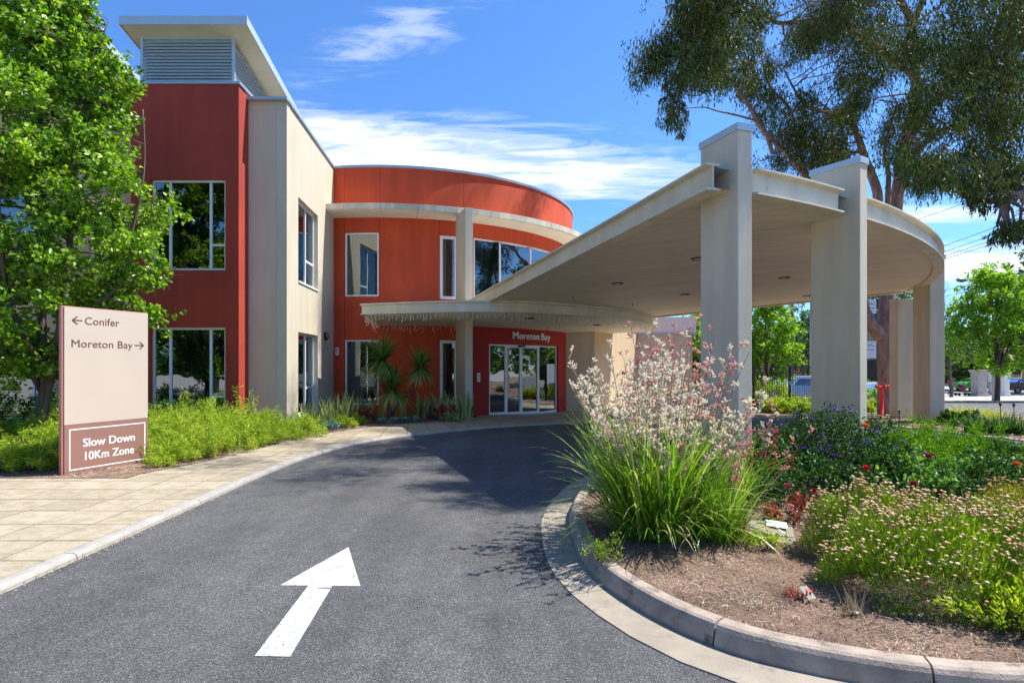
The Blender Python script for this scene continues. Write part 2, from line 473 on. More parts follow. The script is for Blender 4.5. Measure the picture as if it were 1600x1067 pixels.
def asphalt():
    for nm, base, fine in (('asphalt', 0.100, 260), ('street_asphalt', 0.13, 90)):
        m = bpy.data.materials.new(nm); m.use_nodes = True
        t = NT(m.node_tree); b = t.n['Principled BSDF']; b.inputs['Roughness'].default_value = 0.85
        b.inputs['Specular IOR Level'].default_value = 0.3
        o = t.node('ShaderNodeTexCoord').outputs['Object']
        vo = t.node('ShaderNodeTexVoronoi', feature='F1'); vo.inputs['Scale'].default_value = fine * 0.62
        t.l.new(o, vo.inputs['Vector'])
        vc = t.node('ShaderNodeSeparateColor', ins={0: vo.outputs['Color']})
        big = t.noise(o, 0.55, 5, 0.6)
        mid = t.noise(o, 5.0, 6, 0.7)
        stones = t.ramp(vc.outputs[0], [(0.0, (base * 0.42, base * 0.40, base * 0.39)), (0.55, (base, base * .97, base * .955)), (0.92, (base * 1.45, base * 1.42, base * 1.40)), (1.0, (base * 2.9, base * 2.8, base * 2.7))])
        f = t.ramp(big, [(0.32, (0.78, 0.78, 0.80)), (0.68, (1.12, 1.11, 1.09))])
        trk = t.noise(t.mapping(o, (1.6, 0.10, 1), (0, 0, R(-6))), 1.2, 4, 0.6)
        f = t.mixc(1.0, f, t.ramp(trk, [(0.40, (0.84, 0.84, 0.84)), (0.58, (1.03, 1.03, 1.03))]), 'MULTIPLY')
        spots = t.ramp(t.noise(o, 2.6, 7, 0.75, 0.6), [(0.24, (0.50, 0.49, 0.48)), (0.36, (1, 1, 1))])
        f = t.mixc(1.0, f, spots, 'MULTIPLY')
        c = t.mixc(1.0, stones, f, 'MULTIPLY')
        f2 = t.ramp(mid, [(0.3, (0.80, 0.80, 0.80)), (0.68, (1.12, 1.12, 1.12))])
        c = t.mixc(1.0, c, f2, 'MULTIPLY')
        t.l.new(c, b.inputs['Base Color'])
        hh = t.math('ADD', vo.outputs['Distance'], t.math('MULTIPLY', t.noise(o, fine * 0.6, 4, 0.7), 0.8))
        bn = t.node('ShaderNodeBump', ins={'Height': hh, 'Strength': 0.55, 'Distance': 0.005})
        t.l.new(bn.outputs[0], b.inputs['Normal'])
        MAT[nm] = m
asphalt()

def marking():
    m = bpy.data.materials.new('road_paint'); m.use_nodes = True
    t = NT(m.node_tree); b = t.n['Principled BSDF']; b.inputs['Roughness'].default_value = 0.7
    o = t.node('ShaderNodeTexCoord').outputs['Object']
    v = t.node('ShaderNodeTexVoronoi', feature='DISTANCE_TO_EDGE'); v.inputs['Scale'].default_value = 5.0
    wob = t.node('ShaderNodeTexNoise'); wob.inputs['Scale'].default_value = 9.0; t.l.new(o, wob.inputs['Vector'])
    t.l.new(t.mixc(0.06, t.mapping(o, (0.45, 1.5, 1)), wob.outputs['Color'], 'ADD') if False else t.mapping(o, (0.28, 1.5, 1)), v.inputs['Vector'])
    crack = t.ramp(v.outputs['Distance'], [(0.0, (0.16, 0.16, 0.16)), (0.016, (1, 1, 1))])
    sp = t.ramp(t.noise(o, 55, 5, 0.75), [(0.38, (0.22, 0.22, 0.22)), (0.46, (1, 1, 1))])
    c = t.mixc(1.0, t.mixc(1.0, (0.56, 0.56, 0.55), crack, 'MULTIPLY'), sp, 'MULTIPLY')
    c = t.mixc(1.0, c, t.ramp(t.noise(o, 2.5, 5), [(0.3, (0.85, 0.84, 0.82)), (0.6, (1, 1, 1))]), 'MULTIPLY')
    t.l.new(c, b.inputs['Base Color'])
    bn = t.node('ShaderNodeBump', ins={'Height': t.noise(o, 110, 4, 0.7), 'Strength': 0.5, 'Distance': 0.005})
    t.l.new(bn.outputs[0], b.inputs['Normal'])
    MAT['road_paint'] = m
marking()

def mulch():
    m = bpy.data.materials.new('mulch'); m.use_nodes = True
    t = NT(m.node_tree); b = t.n['Principled BSDF']; b.inputs['Roughness'].default_value = 0.95
    o = t.node('ShaderNodeTexCoord').outputs['Object']
    n1_ = t.noise(t.mapping(o, (1, 2.2, 1), (0, 0, 0.6)), 45, 6, 0.75, 1.5)
    n2_ = t.noise(o, 3.0, 5, 0.6)
    c = t.ramp(n1_, [(0.30, (0.07, 0.042, 0.030)), (0.5, (0.27, 0.175, 0.125)), (0.70, (0.56, 0.41, 0.31))])
    c = t.mixc(1.0, c, t.ramp(n2_, [(0.34, (0.50, 0.46, 0.44)), (0.62, (1.12, 1.08, 1.02))]), 'MULTIPLY')
    t.l.new(c, b.inputs['Base Color'])
    bn = t.node('ShaderNodeBump', ins={'Height': n1_, 'Strength': 0.9, 'Distance': 0.02})
    t.l.new(bn.outputs[0], b.inputs['Normal'])
    MAT['mulch'] = m
mulch()

def paver_mat():
    m = bpy.data.materials.new('paver'); m.use_nodes = True
    t = NT(m.node_tree); b = t.n['Principled BSDF']; b.inputs['Roughness'].default_value = 0.85
    o = t.node('ShaderNodeTexCoord').outputs['Object']
    rnd = t.node('ShaderNodeObjectInfo').outputs['Random']
    c = t.ramp(rnd, [(0, (0.33, 0.275, 0.195)), (0.5, (0.375, 0.315, 0.225)), (1, (0.42, 0.355, 0.26))])
    st = t.ramp(t.noise(t.mapping(o, (1.6, 1.9, 1)), 3.4, 9, 0.78, 0.4), [(0.36, (0.70, 0.66, 0.56)), (0.56, (1.0, 0.99, 0.97)), (0.75, (1.06, 1.05, 1.03))])
    c = t.mixc(1.0, c, st, 'MULTIPLY')
    sp = t.ramp(t.noise(o, 90, 3, 0.8), [(0.3, (0.8, 0.8, 0.8)), (0.6, (1.06, 1.06, 1.06))])
    c = t.mixc(1.0, c, sp, 'MULTIPLY')
    t.l.new(c, b.inputs['Base Color'])
    bn = t.node('ShaderNodeBump', ins={'Height': t.noise(o, 120, 4, 0.6), 'Strength': 0.3, 'Distance': 0.004})
    t.l.new(bn.outputs[0], b.inputs['Normal'])
    MAT['paver'] = m
paver_mat()

def canopy_soffit():
    m = bpy.data.materials.new('board_soffit'); m.use_nodes = True
    t = NT(m.node_tree); b = t.n['Principled BSDF']; b.inputs['Roughness'].default_value = 0.6
    o = t.node('ShaderNodeTexCoord').outputs['Object']
    sx = t.node('ShaderNodeSeparateXYZ', ins={0: t.mapping(o, (1, 1, 1), (0, 0, R(20)))})
    fr = t.math('FRACT', t.math('MULTIPLY', sx.outputs[1], 1 / 0.135))
    g = t.ramp(fr, [(0.0, (0.25,) * 3), (0.06, (1, 1, 1)), (0.94, (1, 1, 1)), (1.0, (0.25,) * 3)])
    idx = t.math('FLOOR', t.math('MULTIPLY', sx.outputs[1], 1 / 0.135))
    wn = t.node('ShaderNodeTexWhiteNoise', noise_dimensions='1D'); t.l.new(idx, wn.inputs['W'])
    bc = t.ramp(wn.outputs['Value'], [(0, (0.70, 0.61, 0.47)), (1, (0.78, 0.69, 0.54))])
    lng = t.noise(t.mapping(o, (1, 9, 1), (0, 0, R(20))), 1.6, 6, 0.6)
    c = t.mixc(1.0, bc, t.ramp(lng, [(0.3, (0.85,) * 3), (0.7, (1.08,) * 3)]), 'MULTIPLY')
    c = t.mixc(1.0, c, t.ramp(g, [(0, (0.55,) * 3), (1, (1,) * 3)]), 'MULTIPLY')
    t.l.new(c, b.inputs['Base Color'])
    bn = t.node('ShaderNodeBump', ins={'Height': g, 'Strength': 0.6, 'Distance': 0.01})
    t.l.new(bn.outputs[0], b.inputs['Normal'])
    MAT['board_soffit'] = m
canopy_soffit()

# ------------------------------------------------------------------ layout of the ground
# kerb of the drive, west and north side (towards the path), then on under the canopy
drive_w = [(-3.90, -6), (-3.88, 0), (-3.87, 4.4), (-3.87, 6.75), (-3.87, 9.3), (-3.71, 11.05), (-3.18, 12.9), (-2.14, 14.2),
           (-0.61, 15.6), (1.04, 16.5), (3.2, 17.3), (6.0, 18.3), (8.3, 18.5), (9.8, 17.2), (10.7, 15.3), (11.2, 13.4), (12.2, 12.2), (15, 10.4), (22, 8.2), (34, 6.5)]
drive_w = [p.to_2d() for p in catmull([(*p, 0) for p in drive_w], 6)]
# kerb foot of the planted island (gutter side), closed
isl = [(0.69, 6.75), (0.60, 5.55), (0.66, 4.72), (0.92, 4.00), (1.26, 3.50), (1.62, 3.24), (2.16, 3.02), (2.75, 2.93), (3.6, 2.95), (5.0, 3.15),
       (7.2, 3.9), (9.3, 5.6), (10.3, 8.0), (10.0, 10.6), (8.6, 12.2), (6.6, 12.2), (4.2, 11.2), (2.4, 10.0), (1.25, 8.5)]
isl = [p.to_2d() for p in catmull([(*p, 0) for p in isl], 6, True)]

def offset(poly, d, closed=True):
    """shift a polyline sideways by d (positive = left of travel)"""
    out = []; n = len(poly)
    for i in range(n):
        a = poly[i - 1] if (closed or i > 0) else poly[i]
        b = poly[(i + 1) % n] if (closed or i < n - 1) else poly[i]
        t_ = (Vector(b) - Vector(a)); t_.normalize()
        out.append(Vector((poly[i][0] - t_.y * d, poly[i][1] + t_.x * d)))
    return out
isl_ccw = isl if area([tuple(p) for p in isl]) > 0 else isl[::-1]
isl_top_back = offset(isl_ccw, 0.15)
isl_gutter = offset(isl_ccw, -0.30)

# the big ground sheet
sheet('ground', [(-700, -60), (700, -60), (700, 850), (-700, 850)], -0.012, MAT['footpath'])
# drive: everything between the west kerb and a far right line
drive_poly = [tuple(p) for p in drive_w] + [(34, -6)]
sheet('driveway', drive_poly, 0.0, MAT['asphalt'], flat=False)
sheet('street', [(14.9, 20.6), (90, 19.6), (90, 38.9), (28.2, 38.9)], 0.02, MAT['street_asphalt'])
sheet('pavement', [(28.4, 39.15), (90, 39.15), (90, 46), (90, 56), (34, 56)], 0.08, MAT['footpath'])
sheet('car_park', [(7.6, 27.5), (18.5, 27.5), (27.9, 38.9), (40, 62), (12, 62)], 0.02, MAT['street_asphalt'])
# far kerb of the street
kb = MB()
for i in range(30):
    x0 = 28.2 + i * 2.0
    kb.box((x0 + 0.98, 39.03, gz(0, 39) + 0.08), (1.96, 0.22, 0.16))
ko = kb.build('kerb', MAT['gutter_concrete']); tag(ko, 'pale kerb along the far side of the street', None, None, 'structure')
sheet('entrance_paving_base', [(0.2, 16.2), (3.2, 17.32), (6.0, 18.32), (8.3, 18.52), (9.4, 17.9), (12.5, 17.9), (13.2, 20.5), (8, 23.5), (3, 26), (-2, 22), (-2.2, 18.3), (-1.0, 17)], 0.004 - 0.012, MAT['gutter_concrete'])

# ---- beds (mulch)
bed_left = [(-30, 8.6), (-5.71, 8.56), (-5.72, 8.95), (-5.33, 10.1), (-5.12, 11.5), (-4.9, 13.2), (-4.25, 14.9), (-2.95, 16.5), (-1.25, 17.9), (-1.3, 19.9), (-6.0, 19.9), (-30, 19.9)]
sheet('mulch_bed', bed_left, 0.052, MAT['mulch'], flat=True)
bed_right = [(9.9, 17.35), (10.85, 15.4), (11.35, 13.5), (12.35, 12.35), (15, 10.55), (22, 8.35), (34, 6.7), (60, 12), (60, 19.4), (14.9, 20.3), (13.4, 20.4), (12.8, 19.4), (11, 19.6), (9.6, 19.0)]
sheet('mulch_bed', bed_right, 0.04, MAT['mulch'])
sheet('mulch_bed', [(7.8, 20.3), (13.4, 20.4), (14.9, 20.5), (18.3, 27.3), (7.4, 27.3)], 0.03, MAT['mulch'])
ib = MB()                                           # the island soil rises slightly to its middle
ring = [tuple(p) for p in isl_top_back]
ncen = Vector((5.0, 7.0)); steps = [1.0, 0.93, 0.8, 0.55, 0.25]
vs = []; fs = []
for k, s_ in enumerate(steps):
    for p in ring:
        q = ncen + (Vector(p) - ncen) * s_
        vs.append((q.x, q.y, 0.115 + 0.06 * (1 - s_) + (0.012 * math.sin(q.x * 9) * math.cos(q.y * 7) if k else 0)))
nr = len(ring)
for k in range(len(steps) - 1):
    for i in range(nr):
        fs.append((k * nr + i, k * nr + (i + 1) % nr, (k + 1) * nr + (i + 1) % nr, (k + 1) * nr + i))
vs.append((ncen.x, ncen.y, 0.18)); 
for i in range(nr): fs.append(((len(steps) - 1) * nr + i, (len(steps) - 1) * nr + (i + 1) % nr, len(vs) - 1))
ib.add(vs, fs)
io = ib.build('island_soil', MAT['mulch'], smooth=True); io['kind'] = 'structure'

# ---- kerb stones and gutter of the island, piece by piece
kerb_root = empty('island_kerb', kind='structure')
kerb_root['label'] = 'curved concrete kerb and gutter round the planted island'
def arc_pieces(path, L, gap):
    """cut a closed path into pieces of length L: lists of indices with interpolated ends"""
    pts = [Vector(p) for p in path] + [Vector(path[0])]
    cum = [0]
    for a, b in zip(pts, pts[1:]): cum.append(cum[-1] + (b - a).length)
    n = int(cum[-1] / L); L = cum[-1] / n
    def at(s):
        s = max(0, min(cum[-1] - 1e-6, s)); i = 0
        i = next(j for j in range(len(cum) - 1) if cum[j + 1] >= s)
        f = (s - cum[i]) / (cum[i + 1] - cum[i]); a, b = pts[i], pts[i + 1]
        t_ = (b - a).normalized()
        return a + (b - a) * f, Vector((-t_.y, t_.x))
    for k in range(n):
        ss = [k * L + gap / 2 + (L - gap) * j / 7 for j in range(8)]
        yield [at(s) for s in ss]
def sweep(samples, prof):
    """prof: list of (inward offset, z); closed profile"""
    mb = MB(); m = len(prof); vs = []
    for p, nrm in samples:
        for d, z in prof: vs.append((p.x + nrm.x * d, p.y + nrm.y * d, z))
    fs = []
    for i in range(len(samples) - 1):
        for j in range(m):
            fs.append((i * m + j, (i + 1) * m + j, (i + 1) * m + (j + 1) % m, i * m + (j + 1) % m))
    fs.append(tuple(range(m))); fs.append(tuple(range((len(samples) - 1) * m, len(samples) * m))[::-1])
    mb.add(vs, fs); return mb
kprof = [(0.0, -0.05), (0.0, 0.03), (0.022, 0.115), (0.035, 0.138), (0.055, 0.150), (0.135, 0.152), (0.15, 0.142), (0.15, -0.05)]
for smp in arc_pieces([tuple(p) for p in isl_ccw], 1.12, 0.012):
    sweep(smp, kprof).build('kerb_stone', MAT['kerb_stone'], kerb_root)
gprof = [(-0.30, -0.03), (-0.30, 0.008), (-0.02, 0.012), (-0.001, 0.010), (-0.001, -0.03)]
for smp in arc_pieces([tuple(p) for p in isl_ccw], 2.3, 0.008):
    sweep(smp, gprof).build('gutter_slab', MAT['gutter_concrete'], kerb_root)
# ---- edge strip along the path (a flush concrete edge with a slight upstand)
edge_root = empty('path_edging', kind='structure')
edge_root['label'] = 'pale concrete edging between the path and the drive'
pts_e = [p for p in drive_w if p.y > -2 and not (p.x > 16)]
def open_pieces(path, L, gap):
    cum = [0]
    for a, b in zip(path, path[1:]): cum.append(cum[-1] + (b - a).length)
    n = int(cum[-1] / L)
    def at(s):
        s = max(0, min(cum[-1] - 1e-6, s))
        i = next(j for j in range(len(cum) - 1) if cum[j + 1] >= s)
        f = (s - cum[i]) / (cum[i + 1] - cum[i]); a, b = path[i], path[i + 1]
        t_ = (b - a).normalized()
        return a + (b - a) * f, Vector((-t_.y, t_.x))
    for k in range(n):
        yield [at(k * L + gap / 2 + (L - gap) * j / 6) for j in range(7)]
eprof = [(0.035, -0.05), (0.035, 0.012), (0.05, 0.036), (0.075, 0.045), (0.155, 0.048), (0.155, -0.05)]
for smp in open_pieces(pts_e, 2.05, 0.01):
    sweep(smp, eprof).build('edging_slab', MAT['edge_concrete'], edge_root)

# ---- pavers: a square grid along the drive, then radial ones round to the doors
CT = Vector((-4.6, 26.55))                # centre of the round tower
path_root = empty('footpath', kind='structure')
path_root['label'] = 'cream square paved path beside the drive'
edge_in = offset([p for p in drive_w], 0.165, False)
seg1 = [p for p in edge_in if -6 <= p.y <= 13.0 and p.x < -2]
subj1 = [tuple(p) for p in seg1] + [(-3.0, 13.0), (-4.95, 13.0), (-5.12, 11.5), (-5.33, 10.1), (-5.72, 8.95), (-5.71, 8.56), (-13.0, 8.6), (-13.0, -6)]
if area(subj1) < 0: subj1 = subj1[::-1]
def paver(poly, g=0.0095):
    if len(poly) < 3 or abs(area(poly)) < 0.004: return
    c = Vector((sum(p[0] for p in poly) / len(poly), sum(p[1] for p in poly) / len(poly)))
    q = []
    for p in poly:
        v = Vector(p) - c; L = v.length
        q.append(tuple(c + v * max(0.2, (1 - g * 1.4 / max(L, 0.03)))))
    zo = random.uniform(-0.0008, 0.0010); dz = gz(c.x, c.y)
    mb = MB(); n = len(q)
    if area(q) < 0: q = q[::-1]
    top = 0.046 + zo
    f = lambda p, z: (p[0], p[1], z + gz(p[0], p[1]))
    ins = [tuple(c + (Vector(p) - c) * (1 - 0.003 / max(0.05, (Vector(p) - c).length))) for p in q]
    mb.add([f(p, -0.02) for p in q] + [f(p, top - 0.003) for p in q] + [f(p, top) for p in ins],
           [tuple(range(2 * n, 3 * n))] + [(i, (i + 1) % n, n + (i + 1) % n, n + i) for i in range(n)] +
           [(n + i, n + (i + 1) % n, 2 * n + (i + 1) % n, 2 * n + i) for i in range(n)])
    mb.build('paver', MAT['paver'], path_root)
npv = 0
for i in range(-24, 2):
    x1 = -4.46 + 0.585 * (i + 1); x0 = x1 - 0.585
    for j in range(-3, 24):
        y0 = 2.0 + 0.565 * j + 0.15; y1 = y0 + 0.565
        if y1 < 1.6 or x0 < -13 or (x0 < -1.05 * y1 - 3): continue
        c = clip_poly(subj1, [(x0, y0), (x1, y0), (x1, y1), (x0, y1)])
        if c: paver(c); npv += 1
base_o = sheet('path_bedding', [(-13, -6), (-4.0, -6), (-4.0, 9.3), (-3.85, 11.05), (-3.3, 13.0), (-5.0, 13.0), (-5.4, 10.1), (-5.75, 8.6), (-13, 8.6)], 0.0425, MAT['joint_sand'], flat=True)
seg2 = [p for p in edge_in if p.y > 12.9 and p.x < 8.6 and p.x > -3.6]
seg2 = [Vector((-3.22, 13.0))] + [p for p in seg2 if p.y > 13.02]
subj2 = [tuple(p) for p in seg2] + [(8.6, 20.5), (6.0, 23.5), (3.2, 24.6), (1.9, 23.3), (1.1, 22.1), (0.3, 21.2), (-0.7, 20.5), (-1.15, 20.2), (-1.2, 18.05), (-2.95, 16.55), (-4.25, 14.9), (-4.95, 13.0)]
if area(subj2) < 0: subj2 = subj2[::-1]
radii = [5.9, 6.5, 7.1, 7.7, 8.3, 8.9, 9.5, 10.1, 10.7, 11.3, 11.9, 12.5, 13.1, 13.7, 14.3, 14.9, 15.5]
for ri in range(len(radii) - 1):
    for k in range(-46, 4):
        a0, a1 = R(-100 + (k + 46) * 2.75), R(-100 + (k + 47) * 2.75)
        q = [(CT.x + r_ * math.cos(a), CT.y + r_ * math.sin(a)) for r_, a in ((radii[ri], a0), (radii[ri + 1], a0), (radii[ri + 1], a1), (radii[ri], a1))]
        if area(q) < 0: q = q[::-1]
        if q[0][1] < 12: continue
        c = clip_poly(subj2, q)
        if c: paver(c); npv += 1
sheet('path_bedding', subj2, 0.0425, MAT['joint_sand'])

# ---- painted arrow
def ground_pt(px, py): Y = HC * FPX / (py - 569.0); return ((px - 800) / FPX * Y, Y)
arrow = [ground_pt(*p) for p in ((398, 1025), (453, 1026), (519, 915.5), (563, 915.8), (544.5, 855), (438, 914.5), (482, 915))]
am = MB()
arr = [(x, y) for x, y in arrow]
am.prism(arr, 0.001, 0.0045)
ao = am.build('arrow_marking', MAT['road_paint'])
tag(ao, 'white painted arrow on the asphalt pointing towards the entrance', 'road marking')

# ------------------------------------------------------------------ the building
def holed_wall(name, mapf, us, vs, holes, thick, mat, parent, smooth=True):
    us = sorted(set(round(u, 5) for u in us)); vs = sorted(set(round(v, 5) for v in vs))
    def solid(i, j):
        if i < 0 or j < 0 or i >= len(us) - 1 or j >= len(vs) - 1: return False
        u, v = (us[i] + us[i + 1]) / 2, (vs[j] + vs[j + 1]) / 2
        return not any(h[0] < u < h[1] and h[2] < v < h[3] for h in holes)
    mb = MB(); smooth_n = 0
    for d in (0, thick):
        idx = {}
        V = []; F = []
        def vid(i, j):
            if (i, j) not in idx:
                idx[(i, j)] = len(V); V.append(mapf(us[i], vs[j], d))
            return idx[(i, j)]
        for i in range(len(us) - 1):
            for j in range(len(vs) - 1):
                if solid(i, j):
                    F.append((vid(i, j), vid(i + 1, j), vid(i + 1, j + 1), vid(i, j + 1)))
        mb.add(V, F); smooth_n += len(F)
    for i in range(len(us) - 1):
        for j in range(len(vs) - 1):
            if not solid(i, j): continue
            for (a, b, ni, nj) in (((i, j), (i, j + 1), i - 1, j), ((i + 1, j), (i + 1, j + 1), i + 1, j), ((i, j), (i + 1, j), i, j - 1), ((i, j + 1), (i + 1, j + 1), i, j + 1)):
                if not solid(ni, nj):
                    mb.add([mapf(us[a[0]], vs[a[1]], 0), mapf(us[b[0]], vs[b[1]], 0), mapf(us[b[0]], vs[b[1]], thick), mapf(us[a[0]], vs[a[1]], thick)], [(0, 1, 2, 3)])
    o = mb.build(name, mat, parent)
    if smooth:
        fl = np.zeros(len(o.data.polygons), dtype=bool); fl[:smooth_n] = True
        o.data.polygons.foreach_set('use_smooth', fl)
    return o

def frange(a, b, n): return [a + (b - a) * i / n for i in range(n + 1)]

def bar(mb, mapf, u0, u1, v0, v1, d0, d1, nu=1):
    for i in range(nu):
        a, b = u0 + (u1 - u0) * i / nu, u0 + (u1 - u0) * (i + 1) / nu
        vs = [mapf(u, v, d) for u in (a, b) for v in (v0, v1) for d in (d0, d1)]
        mb.add(vs, [(0, 1, 3, 2), (4, 6, 7, 5), (0, 4, 5, 1), (2, 3, 7, 6), (0, 2, 6, 4), (1, 5, 7, 3)])

def window(parent, mapf, u0, u1, v0, v1, depth, mull=(), trans=(), fw=0.05, us=1.0, curtain=None, nm='window', back=True):
    """frame (one mesh) with its panes as children. us converts metres to units of u. trans: (ua, ub, v)"""
    f = MB(); w_ = fw / us; nu = 4 if us > 1 or us < 0.5 else 1
    d0, d1 = depth - 0.03, depth + 0.035
    bar(f, mapf, u0, u0 + w_, v0, v1, d0, d1); bar(f, mapf, u1 - w_, u1, v0, v1, d0, d1)
    bar(f, mapf, u0 + w_, u1 - w_, v0, v0 + fw, d0 + .001, d1 - .001, nu); bar(f, mapf, u0 + w_, u1 - w_, v1 - fw, v1, d0 + .001, d1 - .001, nu)
    ms = sorted(mull)
    for m_ in ms: bar(f, mapf, m_ - w_ / 2, m_ + w_ / 2, v0 + fw, v1 - fw, d0, d1)
    for (ua, ub, v) in trans: bar(f, mapf, ua, ub, v - fw / 2, v + fw / 2, d0 + .002, d1 - .002)
    fo = f.build(nm, MAT['white_frame'], parent)
    edges = [u0] + list(ms) + [u1]
    for a, b in zip(edges, edges[1:]):
        cuts = [v0 + fw * .6] + sorted(t[2] for t in trans if t[0] <= (a + b) / 2 <= t[1]) + [v1 - fw * .6]
        for c0, c1 in zip(cuts, cuts[1:]):
            g = MB(); g.add([mapf(a + w_ * .6, c0, depth), mapf(b - w_ * .6, c0, depth), mapf(b - w_ * .6, c1, depth), mapf(a + w_ * .6, c1, depth)], [(0, 1, 2, 3)])
            g.build('pane', MAT['window_glass'], fo)
    if curtain:
        for (a, b) in curtain:
            g = MB(); n = max(8, int(abs(b - a) * us / 0.04)); V = []
            for i in range(n + 1):
                u = a + (b - a) * i / n; dd = depth + 0.28 + 0.035 * math.sin(i * 1.25) + random.uniform(-.008, .008)
                V += [mapf(u, v0 - 0.02, dd), mapf(u, v1 + .02, dd)]
            g.add(V, [(2 * i, 2 * i + 2, 2 * i + 3, 2 * i + 1) for i in range(n)])
            g.build('curtain', MAT['curtain'], fo, smooth=True)
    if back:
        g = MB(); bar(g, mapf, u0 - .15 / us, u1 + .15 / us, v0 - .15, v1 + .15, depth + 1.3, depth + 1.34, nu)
        g.build('dark_backing', MAT['unlit_room'], fo)  # near-black sheet behind the glass, painted darkness of the room
    return fo

bld = empty('care_building', (0, 0, 0), label='red and beige two storey building with curved tower and curved ledge', cat='building')
TR = 7.35
def tow(u, v, d, r=TR):
    a = R(u); return (CT.x + (r - d) * math.cos(a), CT.y + (r - d) * math.sin(a), v)
US = TR * math.pi / 180            # metres per degree on the tower
G = 0.05                           # joint in degrees
SILL_U, HEAD_U, SILL_L, HEAD_L = 4.0, 6.12, 0.38, 2.55
panels = [
    (-103.5, -97.85, [], 'red_render'),
    (-97.85, -88.6, [(-97.7, -88.75, SILL_U, HEAD_U), (-97.7, -88.75, SILL_L, HEAD_L)], 'red_render'),
    (-88.6, -73.1, [], 'red_render'),
    (-73.1, -66.5, [(-72.95, -68.2, SILL_U - .05, HEAD_U - .02), (-72.95, -68.2, SILL_L, HEAD_L)], 'red_render'),
]
for a, b, hs, mt in panels:
    holed_wall('wall_panel', tow, frange(a + G, b - G, max(2, int((b - a) / 1.2))) + [h[0] for h in hs] + [h[1] for h in hs], [-1.0, 3.2, 6.66] + [x for h in hs for x in h[2:]], hs, 0.2, MAT[mt], bld)
# above and beside the doors
DH = [(-58.9, -28.6, -1.0, 2.46)]
holed_wall('wall_panel', tow, frange(-66.4, -8, 44) + [-58.9, -28.6], [-1, 2.46, 3.28], DH, 0.2, MAT['shaded_red_render'], bld)
UH = [(-63.6, -14, SILL_U, HEAD_U)]
holed_wall('wall_panel', tow, frange(-66.4, -8, 40) + [-63.6, -14], [3.285, SILL_U, HEAD_U, 6.66], UH, 0.2, MAT['red_render'], bld)
holed_wall('rear_wall', tow, frange(-7.9, 256, 60), [-1, 6.66], [], 0.2, MAT['red_render'], bld)
for a, b in ((-103.5, -97.9), (-97.9, -88.6), (-88.6, -66.5), (-66.5, -48.5), (-48.5, -20), (-20, 20), (20, 120), (120, 256)):
    holed_wall('parapet_panel', tow, frange(a + G / 2, b - G / 2, max(3, int((b - a) / 1.2))), [6.7, 8.3], [], 0.2, MAT['red_render'], bld)
for a, b in ((-103.5, -62.1), (-62, -44.6), (-44.5, 0), (0, 256)):
    holed_wall('cap_flashing', lambda u, v, d: tow(u, v, d, TR + .045), frange(a, b, int((b - a) / 1.2)), [8.29, 8.37], [], 0.29, MAT['grey_flashing'], bld)
mb = MB(); mb.prism([tow(a, 0, .1)[:2] for a in frange(-180, 175, 71)], 7.9, 8.0); mb.build('roof', MAT['grey_flashing'], bld)
mb = MB(); mb.prism([tow(a, 0, .15)[:2] for a in frange(-180, 175, 71)], 3.15, 3.75); mb.build('floor_slab', MAT['interior'], bld)
# first floor ledge, joint by joint
def ring_piece(name, r0, r1, a0, a1, z0, z1, mat, n=6, parent=bld, bevel=0):
    pts = [tow(a, 0, 0, r1)[:2] for a in frange(a0, a1, n)] + [tow(a, 0, 0, r0)[:2] for a in frange(a1, a0, n)]
    mb = MB(); mb.prism(pts, z0, z1); return mb.build(name, mat, parent, bevel=bevel)
la = [-100.8, -95, -87, -79, -70.5, -62, -53, -44, -35, -26, -17, -8, 1]
for a, b in zip(la, la[1:]):
    ring_piece('ledge_panel', TR - 0.02, TR + 1.02, a + .04, b - .04, 6.645, 6.83, MAT['ledge_concrete'], 8)
    ring_piece('soffit_panel', TR - 0.01, TR + 0.96, a + .05, b - .05, 6.625, 6.644, MAT['soffit_paint'], 8)
# blade columns of the tower
def blade(name, th, r_in, r_out, w_, z0, z1, mat, parent, centre=CT, cap=None):
    a = R(th); rd = Vector((math.cos(a), math.sin(a))); tn = Vector((-rd.y, rd.x))
    pts = [centre + rd * r_out + tn * w_ / 2, centre + rd * r_out - tn * w_ / 2, centre + rd * r_in - tn * w_ / 2, centre + rd * r_in + tn * w_ / 2]
    mb = MB(); mb.prism([tuple(p) for p in pts], z0, z1); return mb.build(name, mat, parent, bevel=0.008)
blade('column', -69.2, 8.05, 9.18, 0.24, -0.3, 6.62, MAT['beige_render'], bld)

# windows of the tower
window(bld, tow, -97.7, -88.75, SILL_U, HEAD_U, 0.05, us=US, fw=0.055, curtain=[(-97.5, -95.2)])
window(bld, tow, -97.7, -88.75, SILL_L, HEAD_L, 0.05, us=US, fw=0.055, curtain=[(-97.5, -94.9)])
window(bld, tow, -72.95, -68.2, SILL_U - .05, HEAD_U - .02, 0.03, us=US, fw=0.10)
window(bld, tow, -72.95, -68.2, SILL_L, HEAD_L, 0.03, us=US, fw=0.10)
window(bld, tow, -63.6, -14, SILL_U, HEAD_U, 0.06, mull=[-55.2, -43.6, -33, -23], us=US, fw=0.06, curtain=[(-63.4, -57)])
